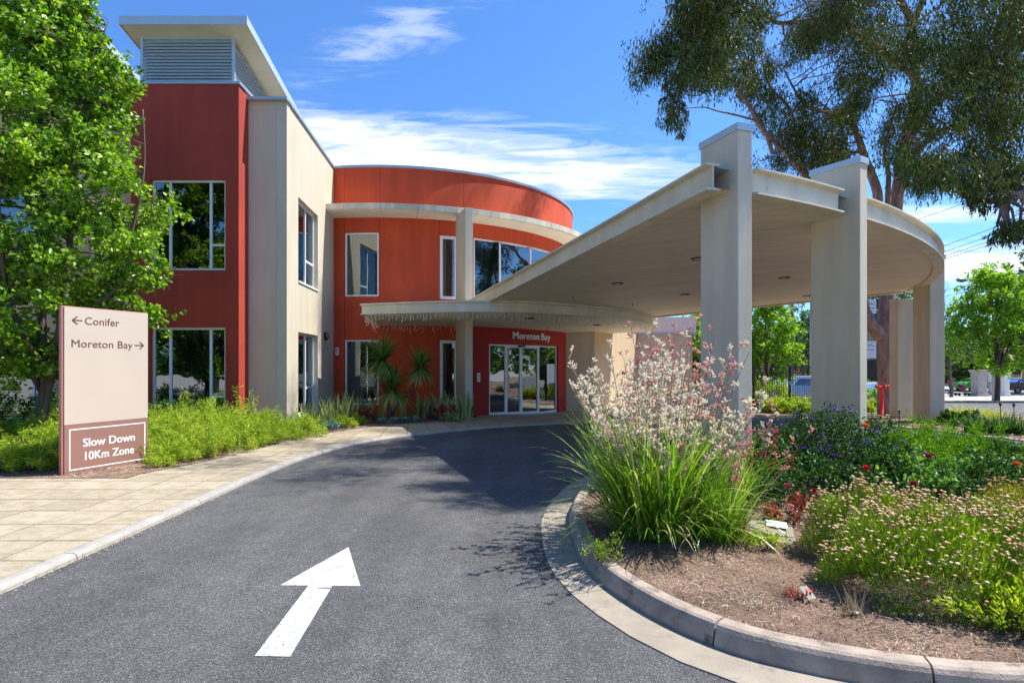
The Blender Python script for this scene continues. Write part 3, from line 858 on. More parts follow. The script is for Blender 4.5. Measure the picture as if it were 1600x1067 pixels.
# sliding doors, four flat leaves on the curve
door = empty('door'); door.parent = bld
DB = -0.10
def tow_d(u, v, d): return tow(u, v, d + 0.10)
segs = [(-58.75, -52.95), (-52.95, -47.3), (-47.3, -39.6), (-39.6, -28.8)]
for k, (a, b) in enumerate(segs):
    f = MB(); fw = 0.055 if k in (0, 3) else 0.07; w_ = fw / US
    def chord(u, v, d, a=a, b=b):
        p, q = Vector(tow_d(a, 0, 0)), Vector(tow_d(b, 0, 0)); t_ = (u - a) / (b - a)
        nrm = Vector((-(q - p).y, (q - p).x, 0)).normalized()
        s = p.lerp(q, t_) + nrm * d; return (s.x, s.y, v)
    dz = gz(0, Vector(tow(b, 0, 0)).y) 
    bz = min(dz + 0.05, 0)
    bar(f, chord, a, a + w_, bz, 2.45, -.03, .03); bar(f, chord, b - w_, b, bz, 2.45, -.03, .03)
    bar(f, chord, a + w_, b - w_, bz, bz + .09, -.029, .029); bar(f, chord, a + w_, b - w_, 2.33 if k in (1, 2) else 2.39, 2.45, -.029, .029)
    fo = f.build('door_leaf' if k in (1, 2) else 'sidelight', MAT['white_frame'], door)
    g = MB(); g.add([chord(a + w_ * .6, bz + .05, 0), chord(b - w_ * .6, bz + .05, 0), chord(b - w_ * .6, 2.38, 0), chord(a + w_ * .6, 2.38, 0)], [(0, 1, 2, 3)])
    g.build('pane', MAT['window_glass'], fo)
    if k == 2:
        h = MB(); h.tube([chord(a + .9, 0.9, -.07), chord(a + .9, 1.25, -.07)], .012, 6); h.build('handle', MAT['galvanised'], fo)
    if k == 3:
        h = MB(); bar(h, chord, a + 5.2, b - 1.0, 1.0, 1.75, -.012, -.006); h.build('notice', MAT['banner_white'], fo)
sn = MB(); sn.box((*Vector(tow(-47.6, 0, -.02))[:2], 2.40), (.26, .10, .07), R(-47.6 + 90)); sn.build('door_sensor', MAT['black_plastic'], door)
bk = MB(); bar(bk, tow, -60, -27, -1, 3.1, 1.9, 1.95, 8); bk.build('dark_backing', MAT['unlit_room'], door)  # near-black sheet in place of the dim hall behind the doors
mt_ = MB(); mt_.prism([tow(a, 0, 0, TR + .05)[:2] for a in frange(-53, -33, 6)] + [tow(a, 0, 0, TR + .75)[:2] for a in frange(-33, -53, 6)], lambda x, y: gz(x, y) + .03, lambda x, y: gz(x, y) + .055)
dm = mt_.build('door_mat', MAT['galvanised']); tag(dm, 'thin grey metal door mat in front of the sliding glass doors', 'mat')

# porch: curved fascia, soffit, roof
pe_c = [(-89.0, 9.55), (-84.5, 9.86), (-79.6, 10.27), (-75.5, 10.66), (-71.5, 11.0), (-66, 11.28), (-62, 11.36), (-53, 11.3), (-41, 11.23), (-29, 11.08), (-16, 10.9), (-3, 10.8)]
def r_porch(a): return float(np.interp(a, [p[0] for p in pe_c], [p[1] for p in pe_c]))
pe_pts = [Vector(tow(a, 0, 0, r)).to_2d() for a, r in pe_c]
pe = [p.to_2d() for p in catmull([(*p, 0) for p in pe_pts], 8)]
def samples(path, zf=lambda p: 0.0):
    out = []
    for i, p in enumerate(path):
        a, b = path[max(i - 1, 0)], path[min(i + 1, len(path) - 1)]
        t_ = (b - a).normalized(); out.append((p, Vector((-t_.y, t_.x)), zf(p)))
    return out
def sweep3(smp, prof):
    mb = MB(); m = len(prof); vs = []
    for p, nrm, z0 in smp:
        for d, z in prof: vs.append((p.x + nrm.x * d, p.y + nrm.y * d, z0 + z))
    fs = [(i * m + j, (i + 1) * m + j, (i + 1) * m + (j + 1) % m, i * m + (j + 1) % m) for i in range(len(smp) - 1) for j in range(m)]
    fs += [tuple(range(m)), tuple(range((len(smp) - 1) * m, len(smp) * m))[::-1]]
    mb.add(vs, fs); return mb
fprof = [(-.05, 3.20), (-.05, 3.222), (0.0, 3.225), (0.0, 3.46), (-.06, 3.475), (-.06, 3.52), (.12, 3.52), (.12, 3.20)]
porch = empty('porch_roof'); porch.parent = bld
sweep3(samples(pe), fprof).build('fascia', MAT['beam_paint'], porch)
endp = [Vector(tow(-89.0, 0, 0, TR + .01)).to_2d(), pe[0]]
sweep3(samples(endp), fprof).build('fascia', MAT['beam_paint'], porch)
na = 60; V = []; F = []
for i in range(na + 1):
    a = -88.9 + 85.9 * i / na
    V += [tow(a, 3.04, 0, TR + .005), tow(a, 3.215, 0, r_porch(a) - .04), tow(a, 3.50, 0, TR + .005), tow(a, 3.50, 0, r_porch(a) - .02)]
for i in range(na):
    k = 4 * i; F += [(k, k + 4, k + 5, k + 1), (k + 2, k + 3, k + 7, k + 6)]
mb = MB(); mb.add(V, F); mb.build('soffit', MAT['soffit_paint'], porch, smooth=True)
mb = MB(); V = []; F = []

# ---- the beige wing and the red wing
def planar(p0, p1):
    p0, p1 = Vector(p0), Vector(p1); L = (p1 - p0).length; d_ = (p1 - p0) / L; n_ = Vector((-d_.y, d_.x))
    def m(u, v, d): q = p0 + d_ * u + n_ * d; return (q.x, q.y, v)
    return m, L
BH = 8.30
em, eL = planar((-5.63, 14.403), (-6.00, 19.55))
h1 = (0.953, 2.93, 3.97, 6.20); h2 = (0.953, 2.93, 0.34, 2.60)
holed_wall('wall', em, [0, eL, h1[0], h1[1]], [-.3, BH, h1[2], h1[3], h2[2], h2[3]], [h1, h2], 0.24, MAT['beige_render'], bld, False)
for hh in (h1, h2):
    window(bld, em, hh[0] + .003, hh[1] - .003, hh[2] + .003, hh[3] - .003, 0.15, mull=[hh[0] + 1.12], trans=[(hh[0] + 1.12, hh[1], hh[2] + .72)], fw=0.06, curtain=[(hh[0] + .1, hh[0] + .95)])
    s = MB(); bar(s, em, hh[0], hh[1], hh[2] - .05, hh[2] + .001, -.03, .1); s.build('sill', MAT['white_frame'], bld)
mb = MB(); mb.box(((-6.62 - 5.632) / 2, 14.5, (BH - .3) / 2 - 0.0), (0.988, 0.2, BH + .3)); mb.build('wall', MAT['beige_render'], bld)
for nm, c, d in (('cap_flashing', (-6.125, 14.42, BH + .035), (1.09, .30, .07)),):
    mb = MB(); mb.box(c, d); mb.build(nm, MAT['grey_flashing'], bld)
mb = MB(); bar(mb, em, .16, eL - .1, BH + .001, BH + .07, -.05, .28); mb.build('cap_flashing', MAT['grey_flashing'], bld)
mb = MB(); mb.prism([(-6.6, 14.5), (-5.75, 14.5), (-6.1, 19.5), (-6.9, 19.5)], BH - .3, BH - .2); mb.build('roof', MAT['grey_flashing'], bld)
RH = 8.47
rm, rL = planar((-9.18, 13.87), (-6.58, 13.87))
w1 = (0.48, 2.28, 4.0, 6.19); w2 = (0.48, 2.28, 0.34, 2.63)
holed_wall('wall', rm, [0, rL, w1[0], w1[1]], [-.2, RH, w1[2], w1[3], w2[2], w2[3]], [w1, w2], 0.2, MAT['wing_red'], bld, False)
for ww in (w1, w2):
    window(bld, rm, ww[0] + .003, ww[1] - .003, ww[2] + .003, ww[3] - .003, 0.10, mull=[ww[0] + .43, ww[0] + 1.41], trans=[(ww[0] + 1.41, ww[1], ww[2] + .62)], fw=0.055, curtain=[(ww[0] + .3, ww[1] - .3)] if ww is w2 else None)
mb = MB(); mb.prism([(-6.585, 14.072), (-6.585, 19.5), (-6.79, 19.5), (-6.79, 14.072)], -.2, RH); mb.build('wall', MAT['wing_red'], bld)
mb = MB(); mb.prism([(-9.17, 14.072), (-8.97, 14.072), (-8.97, 19.5), (-9.17, 19.5)], -.2, RH); mb.build('wall', MAT['tan_render'], bld)
mb = MB(); mb.prism([(-9.22, 13.83), (-6.54, 13.83), (-6.62, 19.5), (-9.22, 19.5)], RH + .001, RH + .06); mb.build('cap_flashing', MAT['grey_flashing'], bld)
tm, tL = planar((-23.0, 14.6), (-9.19, 14.6))
th_ = [(x, x + 1.8, z0, z1) for x in (3.5, 9.4) for z0, z1 in ((4.0, 6.19), (0.34, 2.63))]
holed_wall('wall', tm, [0, tL] + [x for h in th_ for x in h[:2]], [-.2, RH] + [x for h in th_ for x in h[2:]], th_, 0.2, MAT['tan_render'], bld, False)
for h in th_: window(bld, tm, h[0] + .003, h[1] - .003, h[2] + .003, h[3] - .003, 0.10, mull=[h[0] + .43, h[0] + 1.41], fw=0.055)
mb = MB(); mb.prism([(-23, 19.55), (-5.8, 19.55), (-5.8, 19.8), (-23, 19.8)], -.2, RH - .2); mb.build('rear_wall', MAT['tan_render'], bld)
mb = MB(); mb.prism([(-23, 14.7), (-9.2, 14.7), (-9.2, 19.5), (-23, 19.5)], RH - .1, RH - .01); mb.build('roof', MAT['grey_flashing'], bld)

def roof_h(y): return 9.92 - .242 * (y - 13.54)
def clerestory(x0, x1, rx0, rx1):
    """louvred roof box under a sloping roof: slats one by one, roof with fascia and lining"""
    y0, y1 = 13.97, 18.8
    n = 13; z0 = RH + .065; z1 = 9.62
    core = MB(); core.prism([(x0 + .06, y0 + .06), (x1 - .06, y0 + .06), (x1 - .06, y1), (x0 + .06, y1)], z0 - .01, lambda x, y: roof_h(y) - .27)
    core.build('louvre_backing', MAT['galvanised'], bld)
    for k in range(n):
        za = z0 + .04 + (z1 - z0 - .06) * k / n; hgt = (z1 - z0 - .06) / n
        s = MB(); M = Matrix.Rotation(R(-28), 4, 'X')
        s.box(((x0 + x1) / 2, y0, za + hgt / 2), (x1 - x0 - .08, .012, hgt * 1.08), M=M); s.build('louvre_slat', MAT['louvre_metal'], bld)
        ymax = min(y1, 13.54 + (9.92 - .26 - za - hgt) / .242)
        if ymax > y0 + .3:
            s = MB(); M = Matrix.Rotation(R(-28), 4, 'Y') 
            s.box((x1, (y0 + .04 + ymax) / 2, za + hgt / 2), (.012, ymax - y0 - .06, hgt * 1.08), M=M); s.build('louvre_slat', MAT['louvre_metal'], bld)
    f = MB()
    for xx in (x0 + .02, x1 - .005): f.box((xx, y0 - .012, (z0 + 9.62) / 2), (.07, .05, 9.62 - z0))
    f.box(((x0 + x1) / 2, y0 - .013, 9.625), (x1 - x0 + .07, .052, .05)); f.box(((x0 + x1) / 2, y0 - .02, z0 + .025), (x1 - x0 + .07, .06, .05))
    f.build('louvre_frame', MAT['louvre_metal'], bld)
    zz = lambda x, y: roof_h(y) - .17
    r_ = MB(); ya, yb = 13.55, 19.4
    r_.prism([(rx0 + .02, ya + .01), (rx1 - .02, ya + .01), (rx1 - .02, yb), (rx0 + .02, yb)], lambda x, y: roof_h(y) - .03, lambda x, y: roof_h(y) - .004); r_.build('roof', MAT['fascia_metal'], bld)
    r_ = MB(); r_.prism([(rx0 + .03, ya + .02), (rx1 - .03, ya + .02), (rx1 - .03, yb), (rx0 + .03, yb)], lambda x, y: roof_h(y) - .185, lambda x, y: roof_h(y) - .165); r_.build('eave_lining', MAT['eave_lining'], bld)
    r_ = MB(); r_.prism([(rx0, ya - .01), (rx1, ya - .01), (rx1, ya + .012), (rx0, ya + .012)], 9.92 - .20, 9.925)
    r_.prism([(rx1 - .022, ya + .013), (rx1, ya + .013), (rx1, yb), (rx1 - .022, yb)], lambda x, y: roof_h(y) - .20, lambda x, y: roof_h(y) + .003)
    r_.prism([(rx0, ya + .013), (rx0 + .022, ya + .013), (rx0 + .022, yb), (rx0, yb)], lambda x, y: roof_h(y) - .20, lambda x, y: roof_h(y) + .003)
    r_.build('roof_fascia', MAT['fascia_metal'], bld)
clerestory(-8.98, -6.74, -9.25, -6.23)
clerestory(-15.5, -10.45, -16.2, -9.98)

# the entrance side wall and the wing behind it
wing = empty('rear_wing', label='pale single storey wing behind the flower stalks, right of the doors', cat='building')
mb = MB(); mb.prism([(2.0, 23.85), (3.40, 23.80), (3.40, 24.05), (2.0, 24.1)], -1.0, 3.3); mb.build('side_wall', MAT['beige_render'], bld)
mb = MB(); mb.prism([(3.41, 23.81), (7.6, 32.0), (7.3, 32.1), (3.2, 24.05)], -1.3, 3.28); mb.build('side_wall', MAT['tan_render'], bld)
mb = MB(); mb.prism([(6.2, 30.0), (9.2, 29.4), (9.2, 40), (6.2, 40)], -1.3, 3.35); mb.build('wall', MAT['pink_wall'], wing)
mb = MB(); mb.prism([(6.0, 29.9), (9.35, 29.25), (9.35, 40.1), (6.0, 40.1)], 3.351, 4.15); mb.build('parapet', MAT['white_wall'], wing)
mb = MB(); mb.prism([(5.95, 29.85), (9.40, 29.2), (9.40, 40.15), (5.95, 40.15)], 3.27, 3.35); mb.build('flashing', MAT['grey_flashing'], wing)

# ------------------------------------------------------------------ canopy
can = empty('entrance_canopy', label='big cream fan shaped canopy on tall blade columns over the drive', cat='canopy')
CC = Vector((-4.6, 24.4)); CRr = 18.22
def htop(x, y): return 3.72 + .065 * (math.hypot(x - CT.x, y - CT.y) - 9.13)
def rim_pt(a):
    d_ = Vector((math.cos(R(a)), math.sin(R(a)))); oc = CT - CC
    b_ = oc.dot(d_); t_ = -b_ + math.sqrt(b_ * b_ - oc.dot(oc) + CRr ** 2); return CT + d_ * t_
A1, A2 = -68.8, -26.1
iprof = [(-.11, 0), (.11, 0), (.11, -.028), (.012, -.04), (.012, -.325), (.11, -.337), (.11, -.365), (-.11, -.365), (-.11, -.337), (-.012, -.325), (-.012, -.04), (-.11, -.028)]
def ibeam(path): return sweep3(samples(path, lambda p: htop(p.x, p.y)), iprof).build('beam', MAT['beam_paint'], can)
def radial(a, r0, r1, n=14): return [CT + Vector((math.cos(R(a)), math.sin(R(a)))) * (r0 + (r1 - r0) * i / n) for i in range(n + 1)]
rim_l = (rim_pt(A1) - CT).length
ibeam(radial(A1, 9.0, rim_l - .02))
ibeam([rim_pt(a) for a in frange(-66.9, -61.25, 8)])
ibeam([rim_pt(a) for a in frange(-60.4, A2, 46)])
ibeam(radial(A2, 10.9, (rim_pt(A2) - CT).length - .15))
# boarded soffit and roof sheet
V = []; F = []; na, nr_ = 48, 10
for i in range(na + 1):
    a = A1 + .12 + (A2 - A1 - .24) * i / na; r0 = r_porch(a) - .06; r1 = (rim_pt(a) - CT).length - .02
    for j in range(nr_ + 1):
        r = r0 + (r1 - r0) * j / nr_; p = CT + Vector((math.cos(R(a)), math.sin(R(a)))) * r
        V.append((p.x, p.y, htop(p.x, p.y) - .325)); 
for i in range(na):
    for j in range(nr_):
        k = i * (nr_ + 1) + j; F.append((k, k + nr_ + 1, k + nr_ + 2, k + 1))
mb = MB(); mb.add(V, F); mb.build('soffit', MAT['board_soffit'], can, smooth=True)
mb = MB(); mb.add([(x, y, z + .27) for x, y, z in V], F); mb.build('roof_sheet', MAT['grey_flashing'], can, smooth=True)
# trim where the soffit meets the porch
sweep3(samples([Vector(tow(a, 0, 0, r_porch(a) + .02)).to_2d() for a in frange(-68.5, -8, 50)], lambda p: 3.5), [(-.03, -.02), (-.03, .05), (.10, .05), (.10, -.02)]).build('trim', MAT['beam_paint'], can)
def ccol(th, r_out, r_in, w_, top):
    o = blade('column', th, r_in, r_out, w_, 0.0, top, MAT['column_render'], can)
    a = R(th); rd = Vector((math.cos(a), math.sin(a))); tn = Vector((-rd.y, rd.x))
    pts = [CT + rd * (r_out + .02) + tn * (w_ / 2 + .02), CT + rd * (r_out + .02) - tn * (w_ / 2 + .02), CT + rd * (r_in - .02) - tn * (w_ / 2 + .02), CT + rd * (r_in - .02) + tn * (w_ / 2 + .02)]
    mb = MB(); mb.prism([tuple(p) for p in pts], top - .035, top + .06); mb.build('cap_flashing', MAT['fascia_metal'], o, bevel=.004)
    return o
def freecol(near, d_in, L, w_, top, z0=0.0, capped=True):
    """blade column: near corner, inward direction in degrees, length, thickness"""
    n_ = Vector(near); di = Vector((math.cos(R(d_in)), math.sin(R(d_in)))); dt = Vector((di.y, -di.x))
    pts = [n_, n_ + dt * w_, n_ + dt * w_ + di * L, n_ + di * L]
    mb = MB(); mb.prism([tuple(p) for p in pts], z0, top); o = mb.build('column', MAT['column_render'], can, bevel=.01)
    if not capped: return o
    e = .02; q = [n_ - dt * e - di * e, n_ + dt * (w_ + e) - di * e, n_ + dt * (w_ + e) + di * (L + e), n_ - dt * e + di * (L + e)]
    mb = MB(); mb.prism([tuple(p) for p in q], top - .03, top + .07); mb.build('cap_flashing', MAT['fascia_metal'], o, bevel=.004)
freecol((3.02, 7.70), 110, .77, .235, 4.90)
freecol((5.40, 8.94), 121.7, .79, .215, 4.90)
freecol((12.08, 16.65), 90, .72, .43, 4.83, -.1)
freecol((12.13, 18.12), 90, .40, .6, 3.80, -.1, False)
# recessed downlights
def soffit_hit(px, py, z_of):
    d_ = Vector(((px - 800) / FPX, 1, (569 - py) / FPX)); t_ = 10.0
    for _ in range(60):
        p = d_ * t_; z = z_of(p.x, p.y); t_ += ((z - HC) / d_.z - t_) * .7
    return d_ * t_ + Vector((0, 0, HC))
lamp_spots = [(1091, 404), (965, 443), (1070, 460), (1225, 434), (1262, 462)]
for px, py in lamp_spots:
    p = soffit_hit(px, py, lambda x, y: htop(x, y) - .325)
    mb = MB(); mb.lathe((p.x, p.y, p.z - .012), [(.05, .02), (.10, .018), (.105, -.004), (.14, -.006), (.145, .012)], 20)
    o = mb.build('downlight', MAT['black_plastic'], can, smooth=True)
    l2 = MB(); l2.lathe((p.x, p.y, p.z - .010), [(.03, .012), (.06, .006), (.062, .0)], 16); l2.build('lamp', MAT['white_frame'], o)
def porch_z(x, y):
    r = math.hypot(x - CT.x, y - CT.y); a = math.degrees(math.atan2(y - CT.y, x - CT.x)); re = r_porch(a)
    return 3.04 + .175 * (r - TR) / (re - TR)
for px, py in ((828, 497), (932, 507.5)):
    p = soffit_hit(px, py, porch_z)
    mb = MB(); mb.lathe((p.x, p.y, p.z - .014), [(.05, .02), (.10, .018), (.105, -.004), (.14, -.006), (.145, .012)], 20)
    o = mb.build('downlight', MAT['black_plastic'], porch, smooth=True)
for px, py in ((896, 462), (988.5, 474), (857, 509), (914, 506)):
    p = soffit_hit(px, py, (lambda x, y: htop(x, y) - .325) if py < 480 else porch_z)
    mb = MB(); mb.tube([(p.x, p.y, p.z + .01), (p.x, p.y, p.z - .06)], .012, 6).lathe((p.x, p.y, p.z - .075), [(.035, 0), (.035, .008), (.012, .02)], 10)
    mb.build('sprinkler', MAT['galvanised'], can if py < 480 else porch)

# ------------------------------------------------------------------ icicle lights, lettering, wall fittings
ice = empty('icicle_lights', label='white icicle string lights hanging along the curved porch edge', cat='string lights')
def icicles(path, z_of, name, seed):
    rr = random.Random(seed); mb = MB(); cum = [0]
    for a, b in zip(path, path[1:]): cum.append(cum[-1] + (b - a).length)
    s = 0.03; top = []
    while s < cum[-1] - .02:
        i = next(j for j in range(len(cum) - 1) if cum[j + 1] >= s); f = (s - cum[i]) / (cum[i + 1] - cum[i])
        p = path[i].lerp(path[i + 1], f); z = z_of(p); top.append((p.x, p.y, z))
        L = rr.choice((.08, .14, .22, .28, .18)) * rr.uniform(.8, 1.1); q = [(p.x, p.y, z)]; k = max(3, int(L / .045))
        for j in range(1, k + 1):
            q.append((p.x + rr.uniform(-.022, .022), p.y + rr.uniform(-.02, .02), z - L * j / k))
        mb.tube(q, .0058, 3, False)
        for c in q[1:]:
            if rr.random() < .6:
                e = (c[0] + rr.uniform(-.03, .03), c[1] + rr.uniform(-.02, .02), c[2] - .012); mb.tube([c, e], .0055, 3, False)
        s += rr.uniform(.07, .15)
    mb.tube(top, .005, 3, False)
    return mb.build(name, MAT['icicle_wire'], ice)
e_in = [Vector(tow(a, 0, 0, r_porch(a) - .16)).to_2d() for a in frange(-88.6, -24, 120)]
icicles(e_in, lambda p: porch_z(p.x, p.y) - .005, 'light_string', 1)
icicles([Vector(tow(-88.75, 0, 0, r)).to_2d() for r in frange(9.4, 7.5, 6)], lambda p: porch_z(p.x, p.y), 'light_string', 2)
icicles([Vector(tow(a, 0, 0, 7.5)).to_2d() for a in frange(-88.6, -68.3, 30)], lambda p: porch_z(p.x, p.y), 'light_string', 3)

def text_mesh(s, bold=0.0, ext=0.01):
    cu = bpy.data.curves.new('text', 'FONT'); cu.body = s; cu.size = 1; cu.offset = bold; cu.extrude = ext; cu.resolution_u = 3
    o = bpy.data.objects.new('t', cu); COL.objects.link(o)
    dg = bpy.context.evaluated_depsgraph_get(); me = bpy.data.meshes.new_from_object(o.evaluated_get(dg))
    bpy.data.objects.remove(o); me.name = 'lettering'
    n = len(me.vertices); co = np.empty(n * 3, dtype=np.float32); me.vertices.foreach_get('co', co); co = co.reshape(-1, 3)
    return me, co
def fit_text(name, s, width, height, mat, parent, M, bold=0.0, ext=0.004, cap='H'):
    """text scaled so that its outline is width wide; height is the height of a capital"""
    me, co = text_mesh(s, 0.0, 1.0)
    if bold:                                        # heavier strokes: the outline repeated a little to each side
        V0 = co.copy(); F0 = [tuple(p.vertices) for p in me.polygons]; bpy.data.meshes.remove(me)
        VV = []; FF = []
        for k, (dx, dy) in enumerate(((0, 0), (bold, bold * .35), (-bold, -bold * .35), (bold, -bold * .35), (-bold, bold * .35))):
            q = V0.copy(); q[:, 0] += dx; q[:, 1] += dy; q[:, 2] *= 1 - .03 * k
            FF += [tuple(i + len(V0) * k for i in f) for f in F0]; VV.append(q)
        co = np.concatenate(VV); me = bpy.data.meshes.new('lettering'); me.from_pydata(co.tolist(), [], FF)
    me2, c2 = text_mesh(cap, 0.0, 1.0); caph = c2[:, 1].max() - c2[:, 1].min(); bpy.data.meshes.remove(me2)
    x0, x1 = co[:, 0].min(), co[:, 0].max()
    co[:, 0] = (co[:, 0] - x0) * width / (x1 - x0); co[:, 1] *= height / caph; co[:, 2] *= ext
    me.vertices.foreach_set('co', co.ravel()); me.update()
    me.transform(M)
    return link(name, me, mat, parent)
# "Moreton Bay" on the curved wall, letter by letter
letters = empty('building_lettering', label='silver raised letters reading Moreton Bay above the glass doors', cat='lettering')
wd = {'M': .86, 'o': .60, 'r': .42, 'e': .58, 't': .38, 'n': .60, ' ': .26, 'B': .66, 'a': .56, 'y': .56}
txt = 'Moreton Bay'; tot = sum(wd[c] for c in txt); a0_, a1_ = -51.2, -34.6; cur = 0
for c in txt:
    if c != ' ':
        am_ = a0_ + (a1_ - a0_) * (cur / tot); span = wd[c] / tot * (a1_ - a0_) * US
        p = Vector(tow(am_, 2.66, -.035)); ang = R(am_ + 90) + R((a1_ - a0_) * wd[c] / tot / 2)
        M = Matrix.Translation(p) @ Matrix.Rotation(ang, 4, 'Z') @ Matrix.Rotation(R(90), 4, 'X')
        fit_text('letter', c, span * .90, .245, MAT['letter_metal'], letters, M, bold=.028, ext=.02)
    cur += wd[c]
def intercom(name, label, u, z, wdt=.10, hgt=.24, mapf=tow):
    root = empty(name, label=label, cat='intercom'); us_ = US if mapf is tow else 1
    b = MB(); bar(b, mapf, u - wdt / 2 / us_, u + wdt / 2 / us_, z - hgt / 2, z + hgt / 2, -.035, -.001); b.build('case', MAT['white_frame'], root, bevel=.004)
    b = MB(); bar(b, mapf, u - .02 / us_, u + .02 / us_, z + .03, z + .07, -.040, -.036); b.build('lens', MAT['black_plastic'], root)
    b = MB()
    for i in range(3):
        for j in range(3): bar(b, mapf, u + (-.026 + .02 * i) / us_, u + (-.014 + .02 * i) / us_, z - .075 + .025 * j, z - .06 + .025 * j, -.040, -.036)
    b.build('keypad', MAT['galvanised'], root)
intercom('door_intercom', 'small white keypad on the shaded red wall left of the doors', -62.2, 1.28, .12, .32)
intercom('wall_intercom', 'small white intercom on the red wall beside the tall beige wall', -99.8, 2.17, .11, .26)
lampw = empty('wall_lamp', label='round black bulkhead lamp on the beige side wall', cat='wall lamp')
pl = Vector(em(3.75, 2.62, 0)); Ml = Matrix.Translation(pl) @ Matrix.Rotation(R(86) , 4, 'Y')
b = MB(); b.lathe((0, 0, 0), [(.13, 0), (.14, .03), (.13, .07), (.10, .09)], 20); b.v = [tuple(Ml @ Vector(v)) for v in b.v]; b.build('housing', MAT['black_plastic'], lampw, smooth=True)
b = MB(); b.lathe((0, 0, .085), [(.10, 0), (.085, .03), (.04, .05)], 20); b.v = [tuple(Ml @ Vector(v)) for v in b.v]; b.build('diffuser', MAT['galvanised'], lampw, smooth=True)
b = MB()
for k in (-.05, 0, .05): b.tube([(k, -.11, .09), (k, -.06, .135), (k, .06, .135), (k, .11, .09)], .008, 6)
b.v = [tuple(Ml @ Vector(v)) for v in b.v]; b.build('guard', MAT['black_plastic'], lampw)

# ------------------------------------------------------------------ the entrance sign
sign = empty('entrance_sign', label='tall beige and pink sign reading Conifer, Moreton Bay, Slow Down 10Km Zone', cat='sign')
s0 = Vector((-6.84, 8.75, 0)); sdir = Vector((.3615, .9327, 0)).normalized(); snrm = Vector((sdir.y, -sdir.x, 0))   # face normal
W_S, H_S = 1.385, 2.632
Ms = Matrix(((sdir.x, 0, snrm.x, s0.x), (sdir.y, 0, snrm.y, s0.y), (0, 1, 0, 0), (0, 0, 0, 1)))   # local x along, y up, z out
def sbox(name, u0, u1, v0, v1, d0, d1, mat, bevel=0):
    mb = MB(); mb.add([tuple(Ms @ Vector((u, v, d))) for u in (u0, u1) for v in (v0, v1) for d in (d0, d1)],
                      [(0, 1, 3, 2), (4, 6, 7, 5), (0, 4, 5, 1), (2, 3, 7, 6), (0, 2, 6, 4), (1, 5, 7, 3)])
    return mb.build(name, mat, sign, bevel=bevel)
sbox('frame', 0, W_S, .0, H_S, -.070, -.012, MAT['sign_edge'], .006)
sbox('upper_panel', .035, W_S - .012, .812, H_S - .012, -.0115, .004, MAT['sign_cream'])
sbox('lower_panel', .035, W_S - .012, .02, .808, -.0115, .004, MAT['sign_pink'])
for q in ((.10, 1.325, .72, .738), (.10, 1.325, .10, .118), (.10, .118, .1181, .7199), (1.307, 1.325, .1181, .7199)):
    sbox('border', q[0], q[1], q[2], q[3], .0045, .006, MAT['sign_white'])
def stext(s, u, v, wdt, hgt, mat, bold=0.0):
    fit_text('lettering', s, wdt, hgt, mat, sign, Ms @ Matrix.Translation((u, v, .006)), bold=bold, ext=.0012)
stext('Conifer', .33, 2.365, .545, .115, MAT['sign_ink'])
stext('Moreton Bay', .135, 2.005, .965, .115, MAT['sign_ink'])
stext('Slow Down', .30, .445, .84, .125, MAT['sign_white'], .022)
stext('10Km Zone', .33, .235, .795, .125, MAT['sign_white'], .022)
def sarrow(u0, u1, v, sgn):
    mb = MB(); t = .009; h = .06
    tip, tail = (u1, u0) if sgn > 0 else (u0, u1)
    def quad(a, b, w_):
        a, b = Vector(a), Vector(b); d_ = (b - a).normalized(); n_ = Vector((-d_.y, d_.x)) * w_
        mb.add([tuple(Ms @ Vector((*(p), .0065 + .0004 * len(mb.f)))) for p in (a - n_, b - n_, b + n_, a + n_)], [(0, 1, 2, 3)])
    quad((tail, v), (tip, v), t); quad((tip, v), (tip - sgn * .075, v + h), t); quad((tip, v), (tip - sgn * .075, v - h), t)
    mb.build('arrow', MAT['sign_ink'], sign)
sarrow(.145, .295, 2.42, -1); sarrow(1.135, 1.295, 2.06, 1)

# ------------------------------------------------------------------ vegetation helpers
def unit(a): return a / np.maximum(np.linalg.norm(a, axis=-1, keepdims=True), 1e-9)
def rdir(n, rg=rng): return unit(rg.normal(size=(n, 3)))

def leaf_mesh(name, base, d, L, W, mat, parent, tint=None, flat_up=0.0, fold=0.25, rg=rng):
    """one folded leaf (two triangles along the midrib plus tip) per base point"""
    n = len(base); d = unit(d)
    s = np.cross(d, rdir(n, rg) + np.array([0, 0, flat_up])); s = unit(s); nn_ = np.cross(s, d)
    L = np.broadcast_to(L, n)[:, None]; W = np.broadcast_to(W, n)[:, None]
    V = np.empty((n, 4, 3))
    V[:, 0] = base; V[:, 1] = base + d * L * .45 + s * W * .5 + nn_ * W * fold; V[:, 2] = base + d * L; V[:, 3] = base + d * L * .45 - s * W * .5 + nn_ * W * fold
    i = np.arange(n)[:, None] * 4
    F = np.concatenate([i + np.array([0, 1, 2]), i + np.array([0, 2, 3])])
    if tint is None: tint = rg.uniform(0, 1, n)
    return fast_mesh(name, V.reshape(-1, 3), F, mat, parent, np.repeat(tint, 4))

